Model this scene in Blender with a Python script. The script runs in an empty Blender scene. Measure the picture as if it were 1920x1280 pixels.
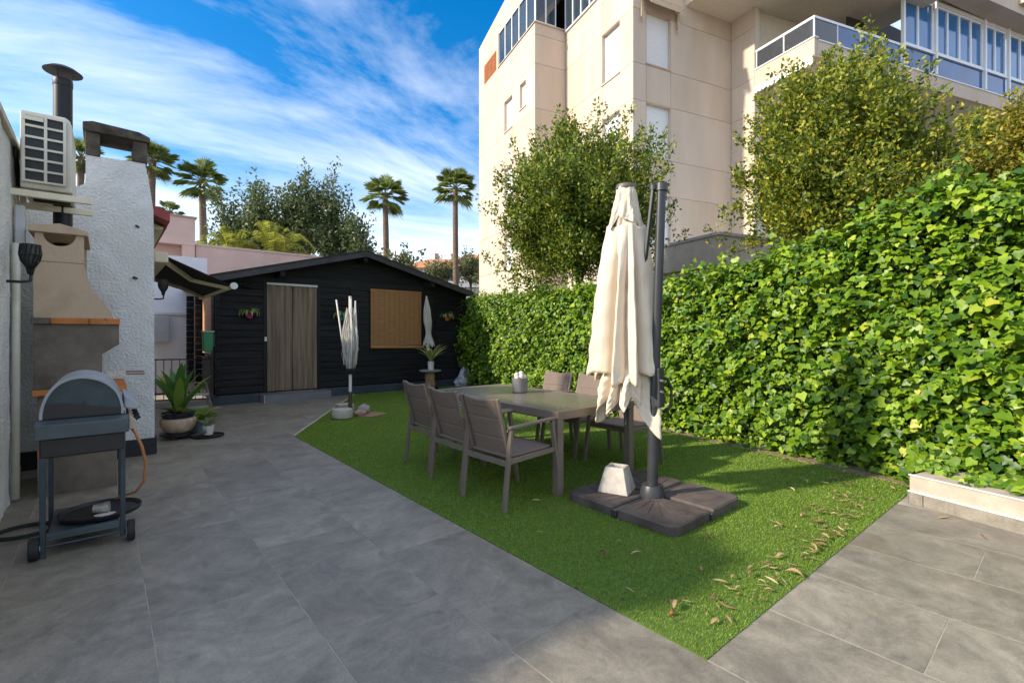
import bpy, bmesh, math, random
import numpy as np
from mathutils import Vector, Matrix
random.seed(7); rng = np.random.default_rng(11)
C = bpy.context.scene.collection
R = math.radians
# ------------------------------------------------------------------ camera, sky, sun, exposure
cam_d = bpy.data.cameras.new('camera'); cam = bpy.data.objects.new('camera', cam_d); C.objects.link(cam)
cam.location = (0, 0, 1.40); cam.rotation_euler = (R(90), 0, R(-40.3))
cam_d.sensor_width = 36.0; cam_d.lens = 36.0 * 900 / 1920; cam_d.shift_y = -15.0 / 1920
cam_d.clip_start = 0.05; cam_d.clip_end = 900
bpy.context.scene.camera = cam
SUN_EL = R(30); SUN_AZ = (-0.925, 0.379)
world = bpy.data.worlds.new('World'); bpy.context.scene.world = world; world.use_nodes = True
def build_world():
    nt = world.node_tree; nt.nodes.clear(); N = nt.nodes.new; L = nt.links.new
    out = N('ShaderNodeOutputWorld'); bg = N('ShaderNodeBackground'); bg.inputs['Strength'].default_value = 0.15
    sky = N('ShaderNodeTexSky'); sky.sky_type = 'NISHITA'; sky.sun_disc = False
    sky.sun_elevation = SUN_EL; sky.sun_rotation = math.atan2(SUN_AZ[0], SUN_AZ[1]); sky.air_density = 1.0; sky.dust_density = 0.4; sky.ozone_density = 3.0
    hs = N('ShaderNodeHueSaturation'); hs.inputs['Saturation'].default_value = 1.42; hs.inputs['Value'].default_value = 0.52
    L(sky.outputs[0], hs.inputs['Color'])
    tc = N('ShaderNodeTexCoord'); sep = N('ShaderNodeSeparateXYZ'); L(tc.outputs['Generated'], sep.inputs[0])
    def math_(op, a, b=None, clamp=False):
        n = N('ShaderNodeMath'); n.operation = op; n.use_clamp = clamp
        for i, v in enumerate((a, b)):
            if v is None: continue
            if isinstance(v, (int, float)): n.inputs[i].default_value = v
            else: L(v, n.inputs[i])
        return n.outputs[0]
    zc = math_('MAXIMUM', sep.outputs[2], 0.0)
    den = math_('ADD', zc, 0.12)
    px = math_('DIVIDE', sep.outputs[0], den); py = math_('DIVIDE', sep.outputs[1], den)
    comb = N('ShaderNodeCombineXYZ'); L(px, comb.inputs[0]); L(py, comb.inputs[1])
    mp = N('ShaderNodeMapping'); mp.inputs['Rotation'].default_value = (0, 0, R(-62)); mp.inputs['Scale'].default_value = (0.47, 1.1, 1); mp.inputs['Location'].default_value = (4, 9, 0)
    L(comb.outputs[0], mp.inputs[0])
    n1 = N('ShaderNodeTexNoise'); n1.inputs['Scale'].default_value = 1.15; n1.inputs['Detail'].default_value = 11; n1.inputs['Roughness'].default_value = 0.62; n1.inputs['Distortion'].default_value = 0.85
    L(mp.outputs[0], n1.inputs['Vector'])
    n2 = N('ShaderNodeTexNoise'); n2.inputs['Scale'].default_value = 0.42; n2.inputs['Detail'].default_value = 3; n2.inputs['Distortion'].default_value = 0.3
    mp2 = N('ShaderNodeMapping'); mp2.inputs['Location'].default_value = (15.7, 6.8, 0); L(comb.outputs[0], mp2.inputs[0]); L(mp2.outputs[0], n2.inputs['Vector'])
    s = math_('ADD', math_('MULTIPLY', n1.outputs[0], 0.62), math_('MULTIPLY', n2.outputs[0], 0.50))
    # thin cirrus seen edge-on near the horizon thickens: optical path grows as 1/z
    path = math_('MULTIPLY', math_('SUBTRACT', math_('MINIMUM', math_('DIVIDE', 0.42, math_('ADD', zc, 0.10)), 2.6), 0.60), 0.100)
    s = math_('ADD', s, path)
    rmp = N('ShaderNodeValToRGB'); e = rmp.color_ramp.elements
    e[0].position = 0.455; e[0].color = (0, 0, 0, 1); e[1].position = 0.87; e[1].color = (1, 1, 1, 1)
    rmp.color_ramp.interpolation = 'LINEAR'
    L(s, rmp.inputs[0])
    mix = N('ShaderNodeMix'); mix.data_type = 'RGBA'
    L(math_('MULTIPLY', rmp.outputs[0], 0.93), mix.inputs['Factor']); L(hs.outputs[0], mix.inputs['A'])
    mix.inputs['B'].default_value = (4.6, 4.5, 4.4, 1)
    L(mix.outputs['Result'], bg.inputs['Color']); L(bg.outputs[0], out.inputs[0])
build_world()
sun_d = bpy.data.lights.new('sun', 'SUN'); sun = bpy.data.objects.new('sun', sun_d); C.objects.link(sun)
sun_d.energy = 2.2; sun_d.angle = R(2.0); sun_d.color = (1.0, 0.88, 0.72)
sd = Vector((SUN_AZ[0] * math.cos(SUN_EL), SUN_AZ[1] * math.cos(SUN_EL), math.sin(SUN_EL)))
sun.rotation_euler = sd.to_track_quat('Z', 'Y').to_euler()
vs = bpy.context.scene.view_settings
vs.view_transform = 'Standard'; vs.look = 'None'; vs.gamma = 1.0; vs.use_curve_mapping = False; vs.exposure = 1.66
bpy.context.scene.cycles.max_bounces = 6; bpy.context.scene.cycles.transparent_max_bounces = 6

# ------------------------------------------------------------------ helpers
class MB:
    def __init__(s): s.V = []; s.F = []
    def add(s, V, F):
        o = len(s.V); s.V += [tuple(v) for v in V]; s.F += [tuple(i + o for i in f) for f in F]; return s
    def box(s, x0, x1, y0, y1, z0, z1):
        V = [(x, y, z) for z in (z0, z1) for y in (y0, y1) for x in (x0, x1)]
        return s.add(V, [(0, 2, 3, 1), (4, 5, 7, 6), (0, 1, 5, 4), (2, 6, 7, 3), (0, 4, 6, 2), (1, 3, 7, 5)])
    def cbox(s, c, dx, dy, dz, rz=0):
        V = []
        for z in (-dz / 2, dz / 2):
            for y in (-dy / 2, dy / 2):
                for x in (-dx / 2, dx / 2):
                    V.append((c[0] + x * math.cos(rz) - y * math.sin(rz), c[1] + x * math.sin(rz) + y * math.cos(rz), c[2] + z))
        return s.add(V, [(0, 2, 3, 1), (4, 5, 7, 6), (0, 1, 5, 4), (2, 6, 7, 3), (0, 4, 6, 2), (1, 3, 7, 5)])
    def bar(s, p0, p1, w, h, up=(0, 0, 1)):
        p0 = Vector(p0); p1 = Vector(p1); d = (p1 - p0).normalized(); u = Vector(up)
        if abs(d.dot(u)) > 0.98: u = Vector((1, 0, 0))
        a = d.cross(u).normalized() * (w / 2); b = a.cross(d).normalized() * (h / 2)
        V = []
        for p in (p0, p1):
            V += [p - a - b, p + a - b, p + a + b, p - a + b]
        return s.add(V, [(0, 1, 2, 3), (7, 6, 5, 4), (0, 4, 5, 1), (1, 5, 6, 2), (2, 6, 7, 3), (3, 7, 4, 0)])
    def tube(s, pts, r, n=8, cap=True, sx=1.0):
        pts = [Vector(p) for p in pts]; k = len(pts)
        rs = r if isinstance(r, (list, tuple)) else [r] * k
        V = []; pa = None
        for i, p in enumerate(pts):
            d = (pts[min(i + 1, k - 1)] - pts[max(i - 1, 0)]).normalized()
            if pa is None:
                u = Vector((0, 0, 1)) if abs(d.z) < 0.9 else Vector((1, 0, 0))
                a = d.cross(u).normalized()
            else:
                a = (pa - d * pa.dot(d)).normalized()
            pa = a; b = d.cross(a)
            for j in range(n):
                t = 2 * math.pi * j / n
                V.append(p + (a * math.cos(t) * sx + b * math.sin(t)) * rs[i])
        F = [(i * n + j, i * n + (j + 1) % n, (i + 1) * n + (j + 1) % n, (i + 1) * n + j) for i in range(k - 1) for j in range(n)]
        if cap: F += [tuple(range(n - 1, -1, -1)), tuple(range((k - 1) * n, k * n))]
        return s.add(V, F)
    def lathe(s, prof, c=(0, 0, 0), n=24, flute=0, fn=16):
        V = []
        for r, z in prof:
            for j in range(n):
                t = 2 * math.pi * j / n; rr = r * (1 + flute * math.cos(fn * t))
                V.append((c[0] + rr * math.cos(t), c[1] + rr * math.sin(t), c[2] + z))
        k = len(prof)
        F = [(i * n + j, i * n + (j + 1) % n, (i + 1) * n + (j + 1) % n, (i + 1) * n + j) for i in range(k - 1) for j in range(n)]
        F += [tuple(range(n - 1, -1, -1)), tuple(range((k - 1) * n, k * n))]
        return s.add(V, F)
    def prism(s, poly, axis, a, b):
        # poly: 2-D points; axis 'y': poly is (x,z); axis 'x': (y,z); axis 'z': (x,y)
        def m(p, t): return {'y': (p[0], t, p[1]), 'x': (t, p[0], p[1]), 'z': (p[0], p[1], t)}[axis]
        n = len(poly); V = [m(p, a) for p in poly] + [m(p, b) for p in poly]
        F = [tuple(range(n)), tuple(range(2 * n - 1, n - 1, -1))] + [(i, i + n, (i + 1) % n + n, (i + 1) % n) for i in range(n)]
        return s.add(V, F)
    def grid(s, f, nu, nv, closed=False):
        V = [f(i / nu, j / nv) for j in range(nv + 1) for i in range(nu + (0 if closed else 1))]
        w = nu if closed else nu + 1
        F = [(j * w + i, j * w + (i + 1) % w, (j + 1) * w + (i + 1) % w, (j + 1) * w + i) for j in range(nv) for i in range(nu)]
        return s.add(V, F)
    def mesh(s, name, off=(0, 0, 0)):
        me = bpy.data.meshes.new(name)
        me.from_pydata([(v[0] - off[0], v[1] - off[1], v[2] - off[2]) for v in s.V], [], s.F)
        bm = bmesh.new(); bm.from_mesh(me); bmesh.ops.recalc_face_normals(bm, faces=bm.faces); bm.to_mesh(me); bm.free()
        return me
def link(o, parent=None):
    C.objects.link(o)
    if parent is not None: o.parent = parent
    return o
def tag(o, label=None, cat=None, group=None, kind=None):
    for k, v in (('label', label), ('category', cat), ('group', group), ('kind', kind)):
        if v: o[k] = v
    return o
def thing(name, loc, label, cat, group=None, rz=0):
    o = bpy.data.objects.new(name, None); o.location = loc; o.rotation_euler = (0, 0, rz); o.empty_display_size = 0.1
    C.objects.link(o); return tag(o, label, cat, group)
def absloc(p):
    v = Vector((0, 0, 0))
    while p is not None: v += p.location; p = p.parent
    return v
def part(name, mb, mat, parent=None, smooth=None, bevel=None, local=False, seg=2):
    """one mesh object; coordinates of mb are world unless local"""
    off = (0, 0, 0)
    if parent is not None and not local: off = tuple(absloc(parent))
    me = mb.mesh(name, off) if isinstance(mb, MB) else mb
    o = bpy.data.objects.new(name, me)
    if not me.materials: me.materials.append(mat)
    link(o, parent)
    if smooth:
        me.shade_smooth(); me.set_sharp_from_angle(angle=R(smooth if smooth is not True else 180))
    if bevel:
        m = o.modifiers.new('bevel', 'BEVEL'); m.width = bevel; m.segments = seg; m.limit_method = 'ANGLE'; m.angle_limit = R(40)
    return o
def solo(name, mb, mat, loc, label, cat, group=None, **k):
    me = mb.mesh(name, loc); o = part(name, me, mat, None, **k); o.location = loc
    return tag(o, label, cat, group)
def copy_tree(o, parent=None):
    c = o.copy(); C.objects.link(c); c.parent = parent
    for ch in o.children: copy_tree(ch, c)
    return c
# ------------------------------------------------------------------ materials
MATS = {}
def mat(name, col, rough=0.6, var=0.15, scale=6.0, bump=0.0, bscale=40.0, metal=0.0, col2=None, objvar=0.0, stretch=None, spec=0.5, coat=0.0, bdist=0.01, detail=7, ramp=(0.35, 0.65), trans=0.0, alpha=1.0, col3=None, s3=1.4):
    if name in MATS: return MATS[name]
    m = bpy.data.materials.new(name); m.use_nodes = True; nt = m.node_tree; N = nt.nodes.new; L = nt.links.new
    b = nt.nodes['Principled BSDF']; b.inputs['Roughness'].default_value = rough; b.inputs['Metallic'].default_value = metal
    b.inputs['Specular IOR Level'].default_value = spec; b.inputs['Coat Weight'].default_value = coat
    tc = N('ShaderNodeTexCoord'); oi = N('ShaderNodeObjectInfo')
    add = N('ShaderNodeVectorMath'); add.operation = 'MULTIPLY_ADD'; L(oi.outputs['Random'], add.inputs[0]); add.inputs[1].default_value = (17, 23, 31) if objvar else (0, 0, 0)
    L(tc.outputs['Object'], add.inputs[2]); vec = add.outputs[0]
    if stretch:
        mp = N('ShaderNodeMapping'); mp.inputs['Scale'].default_value = stretch; L(vec, mp.inputs[0]); vec = mp.outputs[0]
    n = N('ShaderNodeTexNoise'); n.inputs['Scale'].default_value = scale; n.inputs['Detail'].default_value = detail; n.inputs['Roughness'].default_value = 0.6; L(vec, n.inputs['Vector'])
    rp = N('ShaderNodeValToRGB'); e = rp.color_ramp.elements
    a = tuple(max(0, c * (1 - var)) for c in col[:3]) + (1,); c2 = (tuple(col2) + (1,)) if col2 else tuple(c * (1 + var) for c in col[:3]) + (1,)
    e[0].position = ramp[0]; e[0].color = a; e[1].position = ramp[1]; e[1].color = c2
    L(n.outputs[0], rp.inputs[0]); colr = rp.outputs[0]
    if col3:
        n3 = N('ShaderNodeTexNoise'); n3.inputs['Scale'].default_value = s3; n3.inputs['Detail'].default_value = 5; L(vec, n3.inputs['Vector'])
        r3 = N('ShaderNodeValToRGB'); r3.color_ramp.elements[0].position = 0.5; r3.color_ramp.elements[1].position = 0.72; L(n3.outputs[0], r3.inputs[0])
        mx = N('ShaderNodeMix'); mx.data_type = 'RGBA'; L(r3.outputs[0], mx.inputs['Factor']); L(colr, mx.inputs['A']); mx.inputs['B'].default_value = tuple(col3) + (1,); colr = mx.outputs['Result']
    if objvar:
        mr = N('ShaderNodeMapRange'); mr.inputs['To Min'].default_value = 1 - objvar; mr.inputs['To Max'].default_value = 1 + objvar; L(oi.outputs['Random'], mr.inputs['Value'])
        vm = N('ShaderNodeVectorMath'); vm.operation = 'SCALE'; L(colr, vm.inputs[0]); L(mr.outputs[0], vm.inputs['Scale']); colr = vm.outputs[0]
    L(colr, b.inputs['Base Color'])
    rm = N('ShaderNodeMapRange'); rm.inputs['To Min'].default_value = max(0.02, rough - 0.08); rm.inputs['To Max'].default_value = min(1, rough + 0.08); L(n.outputs[0], rm.inputs['Value']); L(rm.outputs[0], b.inputs['Roughness'])
    if bump:
        nb = N('ShaderNodeTexNoise'); nb.inputs['Scale'].default_value = bscale; nb.inputs['Detail'].default_value = 5; L(vec, nb.inputs['Vector'])
        bp = N('ShaderNodeBump'); bp.inputs['Strength'].default_value = bump; bp.inputs['Distance'].default_value = bdist; L(nb.outputs[0], bp.inputs['Height']); L(bp.outputs[0], b.inputs['Normal'])
    if trans: b.inputs['Transmission Weight'].default_value = trans
    MATS[name] = m; return m
def leafmat(name, cols, rough=0.45, transl=0.35, spec=0.4):
    if name in MATS: return MATS[name]
    m = bpy.data.materials.new(name); m.use_nodes = True; nt = m.node_tree; N = nt.nodes.new; L = nt.links.new
    b = nt.nodes['Principled BSDF']; out = nt.nodes['Material Output']; b.inputs['Roughness'].default_value = rough; b.inputs['Specular IOR Level'].default_value = spec
    g = N('ShaderNodeNewGeometry'); oi = N('ShaderNodeObjectInfo'); ad = N('ShaderNodeMath'); ad.operation = 'ADD'; L(g.outputs['Random Per Island'], ad.inputs[0]); L(oi.outputs['Random'], ad.inputs[1])
    fr = N('ShaderNodeMath'); fr.operation = 'FRACT'; L(ad.outputs[0], fr.inputs[0])
    rp = N('ShaderNodeValToRGB'); els = rp.color_ramp.elements
    for i, (p, c) in enumerate(cols):
        e = els[i] if i < 2 else els.new(p)
        e.position = p; e.color = tuple(c) + (1,)
    L(fr.outputs[0], rp.inputs[0]); L(rp.outputs[0], b.inputs['Base Color'])
    tr = N('ShaderNodeBsdfTranslucent'); hs = N('ShaderNodeHueSaturation'); hs.inputs['Value'].default_value = 1.25; hs.inputs['Hue'].default_value = 0.49; L(rp.outputs[0], hs.inputs['Color']); L(hs.outputs[0], tr.inputs['Color'])
    mx = N('ShaderNodeMixShader'); mx.inputs[0].default_value = transl; L(b.outputs[0], mx.inputs[1]); L(tr.outputs[0], mx.inputs[2]); L(mx.outputs[0], out.inputs['Surface'])
    MATS[name] = m; return m
# ------------------------------------------------------------------ leaves
T_OVAL = (np.array([(0, 0, 0), (.35, .5, .06), (.75, .38, .05), (1, 0, -.08), (.75, -.38, .05), (.35, -.5, .06), (.5, 0, -.04)], float), [(0, 6, 1), (1, 6, 2), (2, 6, 3), (3, 6, 4), (4, 6, 5), (5, 6, 0)])
T_LEAF = (np.array([(0, 0, 0), (.45, .5, .08), (1, 0, -.1), (.45, -.5, .08)], float), [(0, 2, 1), (0, 3, 2)])
T_IVY = (np.array([(0, 0, 0), (-.13, .32, .03), (.20, .54, -.03), (.46, .37, .05), (.92, 0, -.16), (.46, -.37, .05), (.20, -.54, -.03), (-.13, -.32, .03), (.3, 0, -.06)], float),
         [(0, 8, 1), (1, 8, 2), (2, 8, 3), (3, 8, 4), (4, 8, 5), (5, 8, 6), (6, 8, 7), (7, 8, 0)])
def leafmesh(name, P, D, Nn, Ls, Ws, tmpl):
    T, F = tmpl; n = len(P); k = len(T)
    D = D / (np.linalg.norm(D, axis=1, keepdims=True) + 1e-9)
    S = np.cross(Nn, D); S /= (np.linalg.norm(S, axis=1, keepdims=True) + 1e-9); U = np.cross(D, S)
    V = P[:, None, :] + T[None, :, 0:1] * (D * Ls[:, None])[:, None, :] + T[None, :, 1:2] * (S * Ws[:, None])[:, None, :] + T[None, :, 2:3] * (U * Ls[:, None])[:, None, :]
    V = V.reshape(-1, 3); Fa = (np.array(F)[None] + (np.arange(n) * k)[:, None, None]).reshape(-1, 3)
    me = bpy.data.meshes.new(name); me.vertices.add(len(V)); me.vertices.foreach_set('co', V.astype(np.float32).ravel())
    me.loops.add(Fa.size); me.loops.foreach_set('vertex_index', Fa.astype(np.int32).ravel())
    me.polygons.add(len(Fa)); me.polygons.foreach_set('loop_start', np.arange(0, Fa.size, 3, dtype=np.int32)); me.polygons.foreach_set('loop_total', np.full(len(Fa), 3, np.int32))
    me.update(calc_edges=True); me.validate(); return me
def unit(v): return v / (np.linalg.norm(v, axis=-1, keepdims=True) + 1e-9)
def frac_noise(x, y, s=0):
    return (np.sin(x * 1.7 + s) * np.cos(y * 2.3 + s * 1.3) + .6 * np.sin(x * 4.1 - y * 3.3 + s) + .4 * np.sin(x * 8.3 + y * 6.1 + 2 * s)) / 2

# ------------------------------------------------------------------ common materials
def tilemat():
    m = bpy.data.materials.new('porcelain_tile'); m.use_nodes = True; nt = m.node_tree; N = nt.nodes.new; L = nt.links.new; b = nt.nodes['Principled BSDF']
    tc = N('ShaderNodeTexCoord'); oi = N('ShaderNodeObjectInfo'); ad = N('ShaderNodeVectorMath'); ad.operation = 'MULTIPLY_ADD'; L(oi.outputs['Random'], ad.inputs[0]); ad.inputs[1].default_value = (37, 53, 11); L(tc.outputs['Object'], ad.inputs[2])
    def noise(sc, det, dist, ro=.6):
        n = N('ShaderNodeTexNoise'); n.inputs['Scale'].default_value = sc; n.inputs['Detail'].default_value = det; n.inputs['Distortion'].default_value = dist; n.inputs['Roughness'].default_value = ro; L(ad.outputs[0], n.inputs['Vector']); return n.outputs[0]
    def ramp(x, p0, c0, p1, c1):
        r = N('ShaderNodeValToRGB'); e = r.color_ramp.elements; e[0].position = p0; e[0].color = tuple(c0) + (1,); e[1].position = p1; e[1].color = tuple(c1) + (1,); L(x, r.inputs[0]); return r.outputs[0]
    def mixc(f, a, c, mode='MIX'):
        x = N('ShaderNodeMix'); x.data_type = 'RGBA'; x.blend_type = mode
        if isinstance(f, float): x.inputs['Factor'].default_value = f
        else: L(f, x.inputs['Factor'])
        L(a, x.inputs['A']); 
        if isinstance(c, tuple): x.inputs['B'].default_value = c
        else: L(c, x.inputs['B'])
        return x.outputs['Result']
    A = noise(1.9, 14, 1.4, .72); Bn = noise(6.5, 14, .9, .78); Cn = noise(120, 4, 0, .8)
    col = ramp(A, .32, (.165, .150, .121), .66, (.300, .270, .216))
    col = mixc(.75, col, ramp(Bn, .30, (.52, .52, .53), .70, (1.32, 1.30, 1.25)), 'MULTIPLY')
    col = mixc(ramp(noise(.9, 6, .8), .56, (0, 0, 0), .70, (.55, .55, .55)), col, (.175, .135, .095, 1))
    col = mixc(ramp(noise(2.6, 8, 1.2), .60, (0, 0, 0), .72, (.6, .6, .6)), col, (.085, .083, .080, 1))
    col = mixc(.55, col, ramp(Cn, .32, (.62, .62, .62), .66, (1.25, 1.25, 1.25)), 'MULTIPLY')
    col = mixc(ramp(noise(13, 9, 2.0, .7), .66, (0, 0, 0), .74, (.7, .7, .7)), col, (.075, .068, .060, 1))
    col = mixc(ramp(noise(3.3, 10, 3.0, .75), .62, (0, 0, 0), .76, (.5, .5, .5)), col, (.34, .32, .28, 1))
    mr = N('ShaderNodeMapRange'); mr.inputs['To Min'].default_value = .90; mr.inputs['To Max'].default_value = 1.10; L(oi.outputs['Random'], mr.inputs['Value']); vm = N('ShaderNodeVectorMath'); vm.operation = 'SCALE'; L(col, vm.inputs[0]); L(mr.outputs[0], vm.inputs['Scale'])
    L(vm.outputs[0], b.inputs['Base Color']); rr = N('ShaderNodeMapRange'); rr.inputs['To Min'].default_value = .36; rr.inputs['To Max'].default_value = .66; L(Bn, rr.inputs['Value']); L(rr.outputs[0], b.inputs['Roughness'])
    bp = N('ShaderNodeBump'); bp.inputs['Strength'].default_value = .18; bp.inputs['Distance'].default_value = .003; L(Bn, bp.inputs['Height']); L(bp.outputs[0], b.inputs['Normal']); return m
m_tile = tilemat()
m_grout = mat('grout', (.34, .295, .235), .9, .25, 5, col3=(.16, .145, .125), s3=1.0)
m_soil = mat('soil', (.125, .105, .082), .95, .4, 5, .6, 30, bdist=.03)
m_white = mat('white_stucco', (.72, .715, .70), .9, .08, 3, .9, 38, bdist=.025, col3=(.60, .595, .57), s3=1.1)
m_cream = mat('cream_paint', (.70, .62, .46), .5, .1, 4)
m_ivory = mat('ivory_plastic', (.62, .58, .48), .4, .08, 5, col3=(.45, .40, .30), s3=2)
m_black = mat('black_metal', (.012, .012, .013), .45, .3, 10)
m_steel = mat('steel', (.5, .5, .5), .3, .1, 10, metal=.9)
# ------------------------------------------------------------------ setting: ground, patio, lawn
g = MB(); g.box(-250, 300, -250, 320, -.6, -.06)
tag(part('ground', g, m_soil), kind='structure')
def clip(poly, a, b, c):
    out = []
    for i in range(len(poly)):
        p, q = poly[i], poly[(i + 1) % len(poly)]
        dp = a * p[0] + b * p[1] - c; dq = a * q[0] + b * q[1] - c
        if dp <= 0: out.append(p)
        if dp * dq < 0:
            t = dp / (dp - dq); out.append((p[0] + t * (q[0] - p[0]), p[1] + t * (q[1] - p[1])))
    return out
LAWN = [(1.97, 1.03), (5.35, .96), (5.75, 1.04), (5.98, 2.3), (6.15, 3.53), (6.65, 6.5), (7.2, 10.4), (7.3, 10.75), (4.36, 10.75), (1.97, 6.92)]
EA = (10.75 - 6.92, -(4.36 - 1.97)); EC = EA[0] * 1.97 + EA[1] * 6.92     # lawn's diagonal edge towards the cabin
patio = MB(); patio.box(-1.0, 1.969, -2.5, 13.5, -.055, -.0008)
patio.prism([(1.9691, -2.5), (5.5, -2.5), (5.5, 1.029), (1.9691, 1.029)], 'z', -.055, -.0008)
patio.prism([(1.9691, 6.90), (4.36, 10.75), (4.36, 10.84), (1.9691, 10.84)], 'z', -.055, -.0008)
patio = tag(part('patio', patio, m_grout), kind='structure')
tile_mesh = {}
def tile(poly):
    if len(poly) < 3: return
    cx = sum(p[0] for p in poly) / len(poly); cy = sum(p[1] for p in poly) / len(poly)
    key = tuple((round(p[0] - cx, 3), round(p[1] - cy, 3)) for p in poly)
    if key not in tile_mesh:
        mb = MB(); ins = [(p[0] - math.copysign(.0026, p[0]), p[1] - math.copysign(.0026, p[1])) for p in key]
        n = len(ins); top = [(p[0] - math.copysign(.0015, p[0]), p[1] - math.copysign(.0015, p[1])) for p in ins]
        mb.add([(x, y, -.004) for x, y in ins] + [(x, y, .0002) for x, y in ins] + [(x, y, .0010) for x, y in top],
               [tuple(range(2 * n, 3 * n))] + [(i, (i + 1) % n, (i + 1) % n + n, i + n) for i in range(n)] + [(i + n, (i + 1) % n + n, (i + 1) % n + 2 * n, i + 2 * n) for i in range(n)])
        tile_mesh[key] = mb.mesh('paving_tile')
    o = part('paving_tile', tile_mesh[key], m_tile, patio)
    o.location = (cx, cy, 0)
offs = {-1: 3.0, 0: 2.3, 1: 2.9, 2: 3.425, 3: 1.63, 4: 2.2, 5: 2.83, 6: 2.3, 7: 1.9}
for k in range(-1, 8):
    x0, x1 = -.43 + .6 * k, -.43 + .6 * (k + 1)
    y = (offs[k] % 1.2) - 2.4
    while y < 10.8:
        a, b = y, min(y + 1.2, 10.84)
        if k <= 3:
            xa = max(x0, -.62)
            tile([(xa, a), (x1, a), (x1, b), (xa, b)])
        elif b > 6.9:
            tile(clip([(x0, max(a, 6.9)), (x1, max(a, 6.9)), (x1, b), (x0, b)], EA[0], EA[1], EC))
        y += 1.2
rows = {4: 1.03 - .9, 5: .41, 6: 1.03 - 1.2, 7: .385, 8: .9}
for k in range(4, 9):
    x0, x1 = -.43 + .6 * k, -.43 + .6 * (k + 1); y1 = 1.03; y0 = rows[k] if k < 8 else .0
    while y1 > -2.4:
        tile([(x0, max(y0, -2.5)), (x1, max(y0, -2.5)), (x1, y1), (x0, y1)]); y1 = y0; y0 -= 1.2
# metal-and-grout edging where the lawn meets the diagonal
eg = MB(); eg.bar((1.97, 6.92, .004), (4.36, 10.75, .004), .022, .018)
tag(part('edging_strip', eg, mat('edging', (.55, .50, .42), .6)), kind='structure')
m_turf = mat('turf_base', (.075, .135, .014), .95, .35, 30, .5, 300, col3=(.095, .15, .018), s3=1.2, bdist=.01)
lw = MB(); lw.prism(LAWN, 'z', -.05, .004)
lawn = tag(part('lawn', lw, m_turf), kind='structure')
def inpoly(x, y, poly):
    r = np.zeros(len(x), bool); n = len(poly)
    for i in range(n):
        (xa, ya), (xb, yb) = poly[i], poly[(i + 1) % n]
        c = ((ya > y) != (yb > y)) & (x < (xb - xa) * (y - ya) / (yb - ya + 1e-12) + xa); r ^= c
    return r
def grass():
    n = 700000
    x = rng.uniform(1.97, 7.3, n); y = rng.uniform(.96, 10.75, n)
    d = x * .6468 + y * .7627
    keep = inpoly(x, y, LAWN) & (rng.random(n) < np.clip((3.4 / d) ** 1.35, .10, 1))
    x, y, d = x[keep], y[keep], d[keep]; n = len(x)
    P = np.stack([x, y, np.full(n, .003)], 1)
    az = rng.uniform(0, 2 * np.pi, n) ; tilt = rng.uniform(.25, 1.0, n)
    # the pile leans in soft patches
    lean = frac_noise(x * .9, y * .9, 1.3)
    D = np.stack([np.cos(az) * tilt + .35 * lean, np.sin(az) * tilt - .25, np.ones(n)], 1)
    Nn = np.stack([-np.sin(az), np.cos(az), np.zeros(n)], 1); Nn = np.cross(D, Nn)
    L_ = rng.uniform(.009, .018, n); W = np.clip(.0016 * d, .0034, .011)
    T = (np.array([(0, .5, 0), (0, -.5, 0), (1, 0, .1)], float), [(0, 1, 2)])
    return leafmesh('turf_blades', P, D, Nn, L_, W, T)
m_grass = leafmat('turf_fibre', [(0, (.15, .25, .016)), (.5, (.19, .305, .022)), (.85, (.23, .345, .034)), (1, (.30, .37, .07))], .5, .3, .35)
tag(part('turf_pile', grass(), m_grass), 'short green artificial grass covering the garden between patio and hedge', 'grass', kind='stuff')
m_litter = mat('leaf_litter', (.20, .14, .085), .95, .4, 40, .8, 60, col2=(.36, .26, .16), bdist=.03)
bed = MB(); bed.prism([(5.3, -2.5), (8.4, -2.5), (8.6, 11.5), (7.1, 11.5), (6.55, 6.5), (6.02, 3.4), (5.83, 2.1), (5.6, .95), (5.3, .9)], 'z', -.058, .012)
tag(part('soil_bed', bed, m_litter), kind='structure')
# ------------------------------------------------------------------ white house on the left (stucco wall, chimney wall, roof edge)
def bumpy(f, nu, nv, amp, nrm, seed):
    """grid with lumpy stucco relief along nrm"""
    n = Vector(nrm)
    def h(u, v):
        p = Vector(f(u, v)); a = frac_noise(p.x * 3 + p.y * 3, p.z * 3, seed) * .6 + .4 * frac_noise(p.x * 9 + p.y * 9, p.z * 9, seed + 2)
        return p + n * (amp * float(a))
    return h
house = thing('house', (-.6, 5, 0), 'white rough-stucco house with chimney wall and red-edged roof on the left', 'house')
hw = MB()
hw.grid(bumpy(lambda u, v: (-.60 + .09 * max(0, .25 - v) * 1.2 * max(0, 1 - (.48 + .52 * u) * 1.3), 4.50 + 1.82 * u, v * 3.0), 40, 40, .012, (1, 0, 0), 1), 40, 40)
hw.box(-1.35, -.622, 4.45, 6.32, 0, 3.0); hw.box(-1.35, -.60, 2.82, 4.449, 0, 2.3); hw.box(-1.35, -.70, 6.3205, 6.99, 0, 2.95)
part('side_wall', hw, m_white, house, smooth=50)
cp = MB(); cp.box(-1.40, -.57, 4.42, 6.34, 3.001, 3.06)
part('wall_coping', cp, mat('coping', (.55, .50, .40), .8, .2, 6), house, bevel=.006)
blk = MB(); blk.box(-6, -1.36, 3.4, 13.5, 0, 2.85)
part('rear_block', blk, m_white, house)
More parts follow.
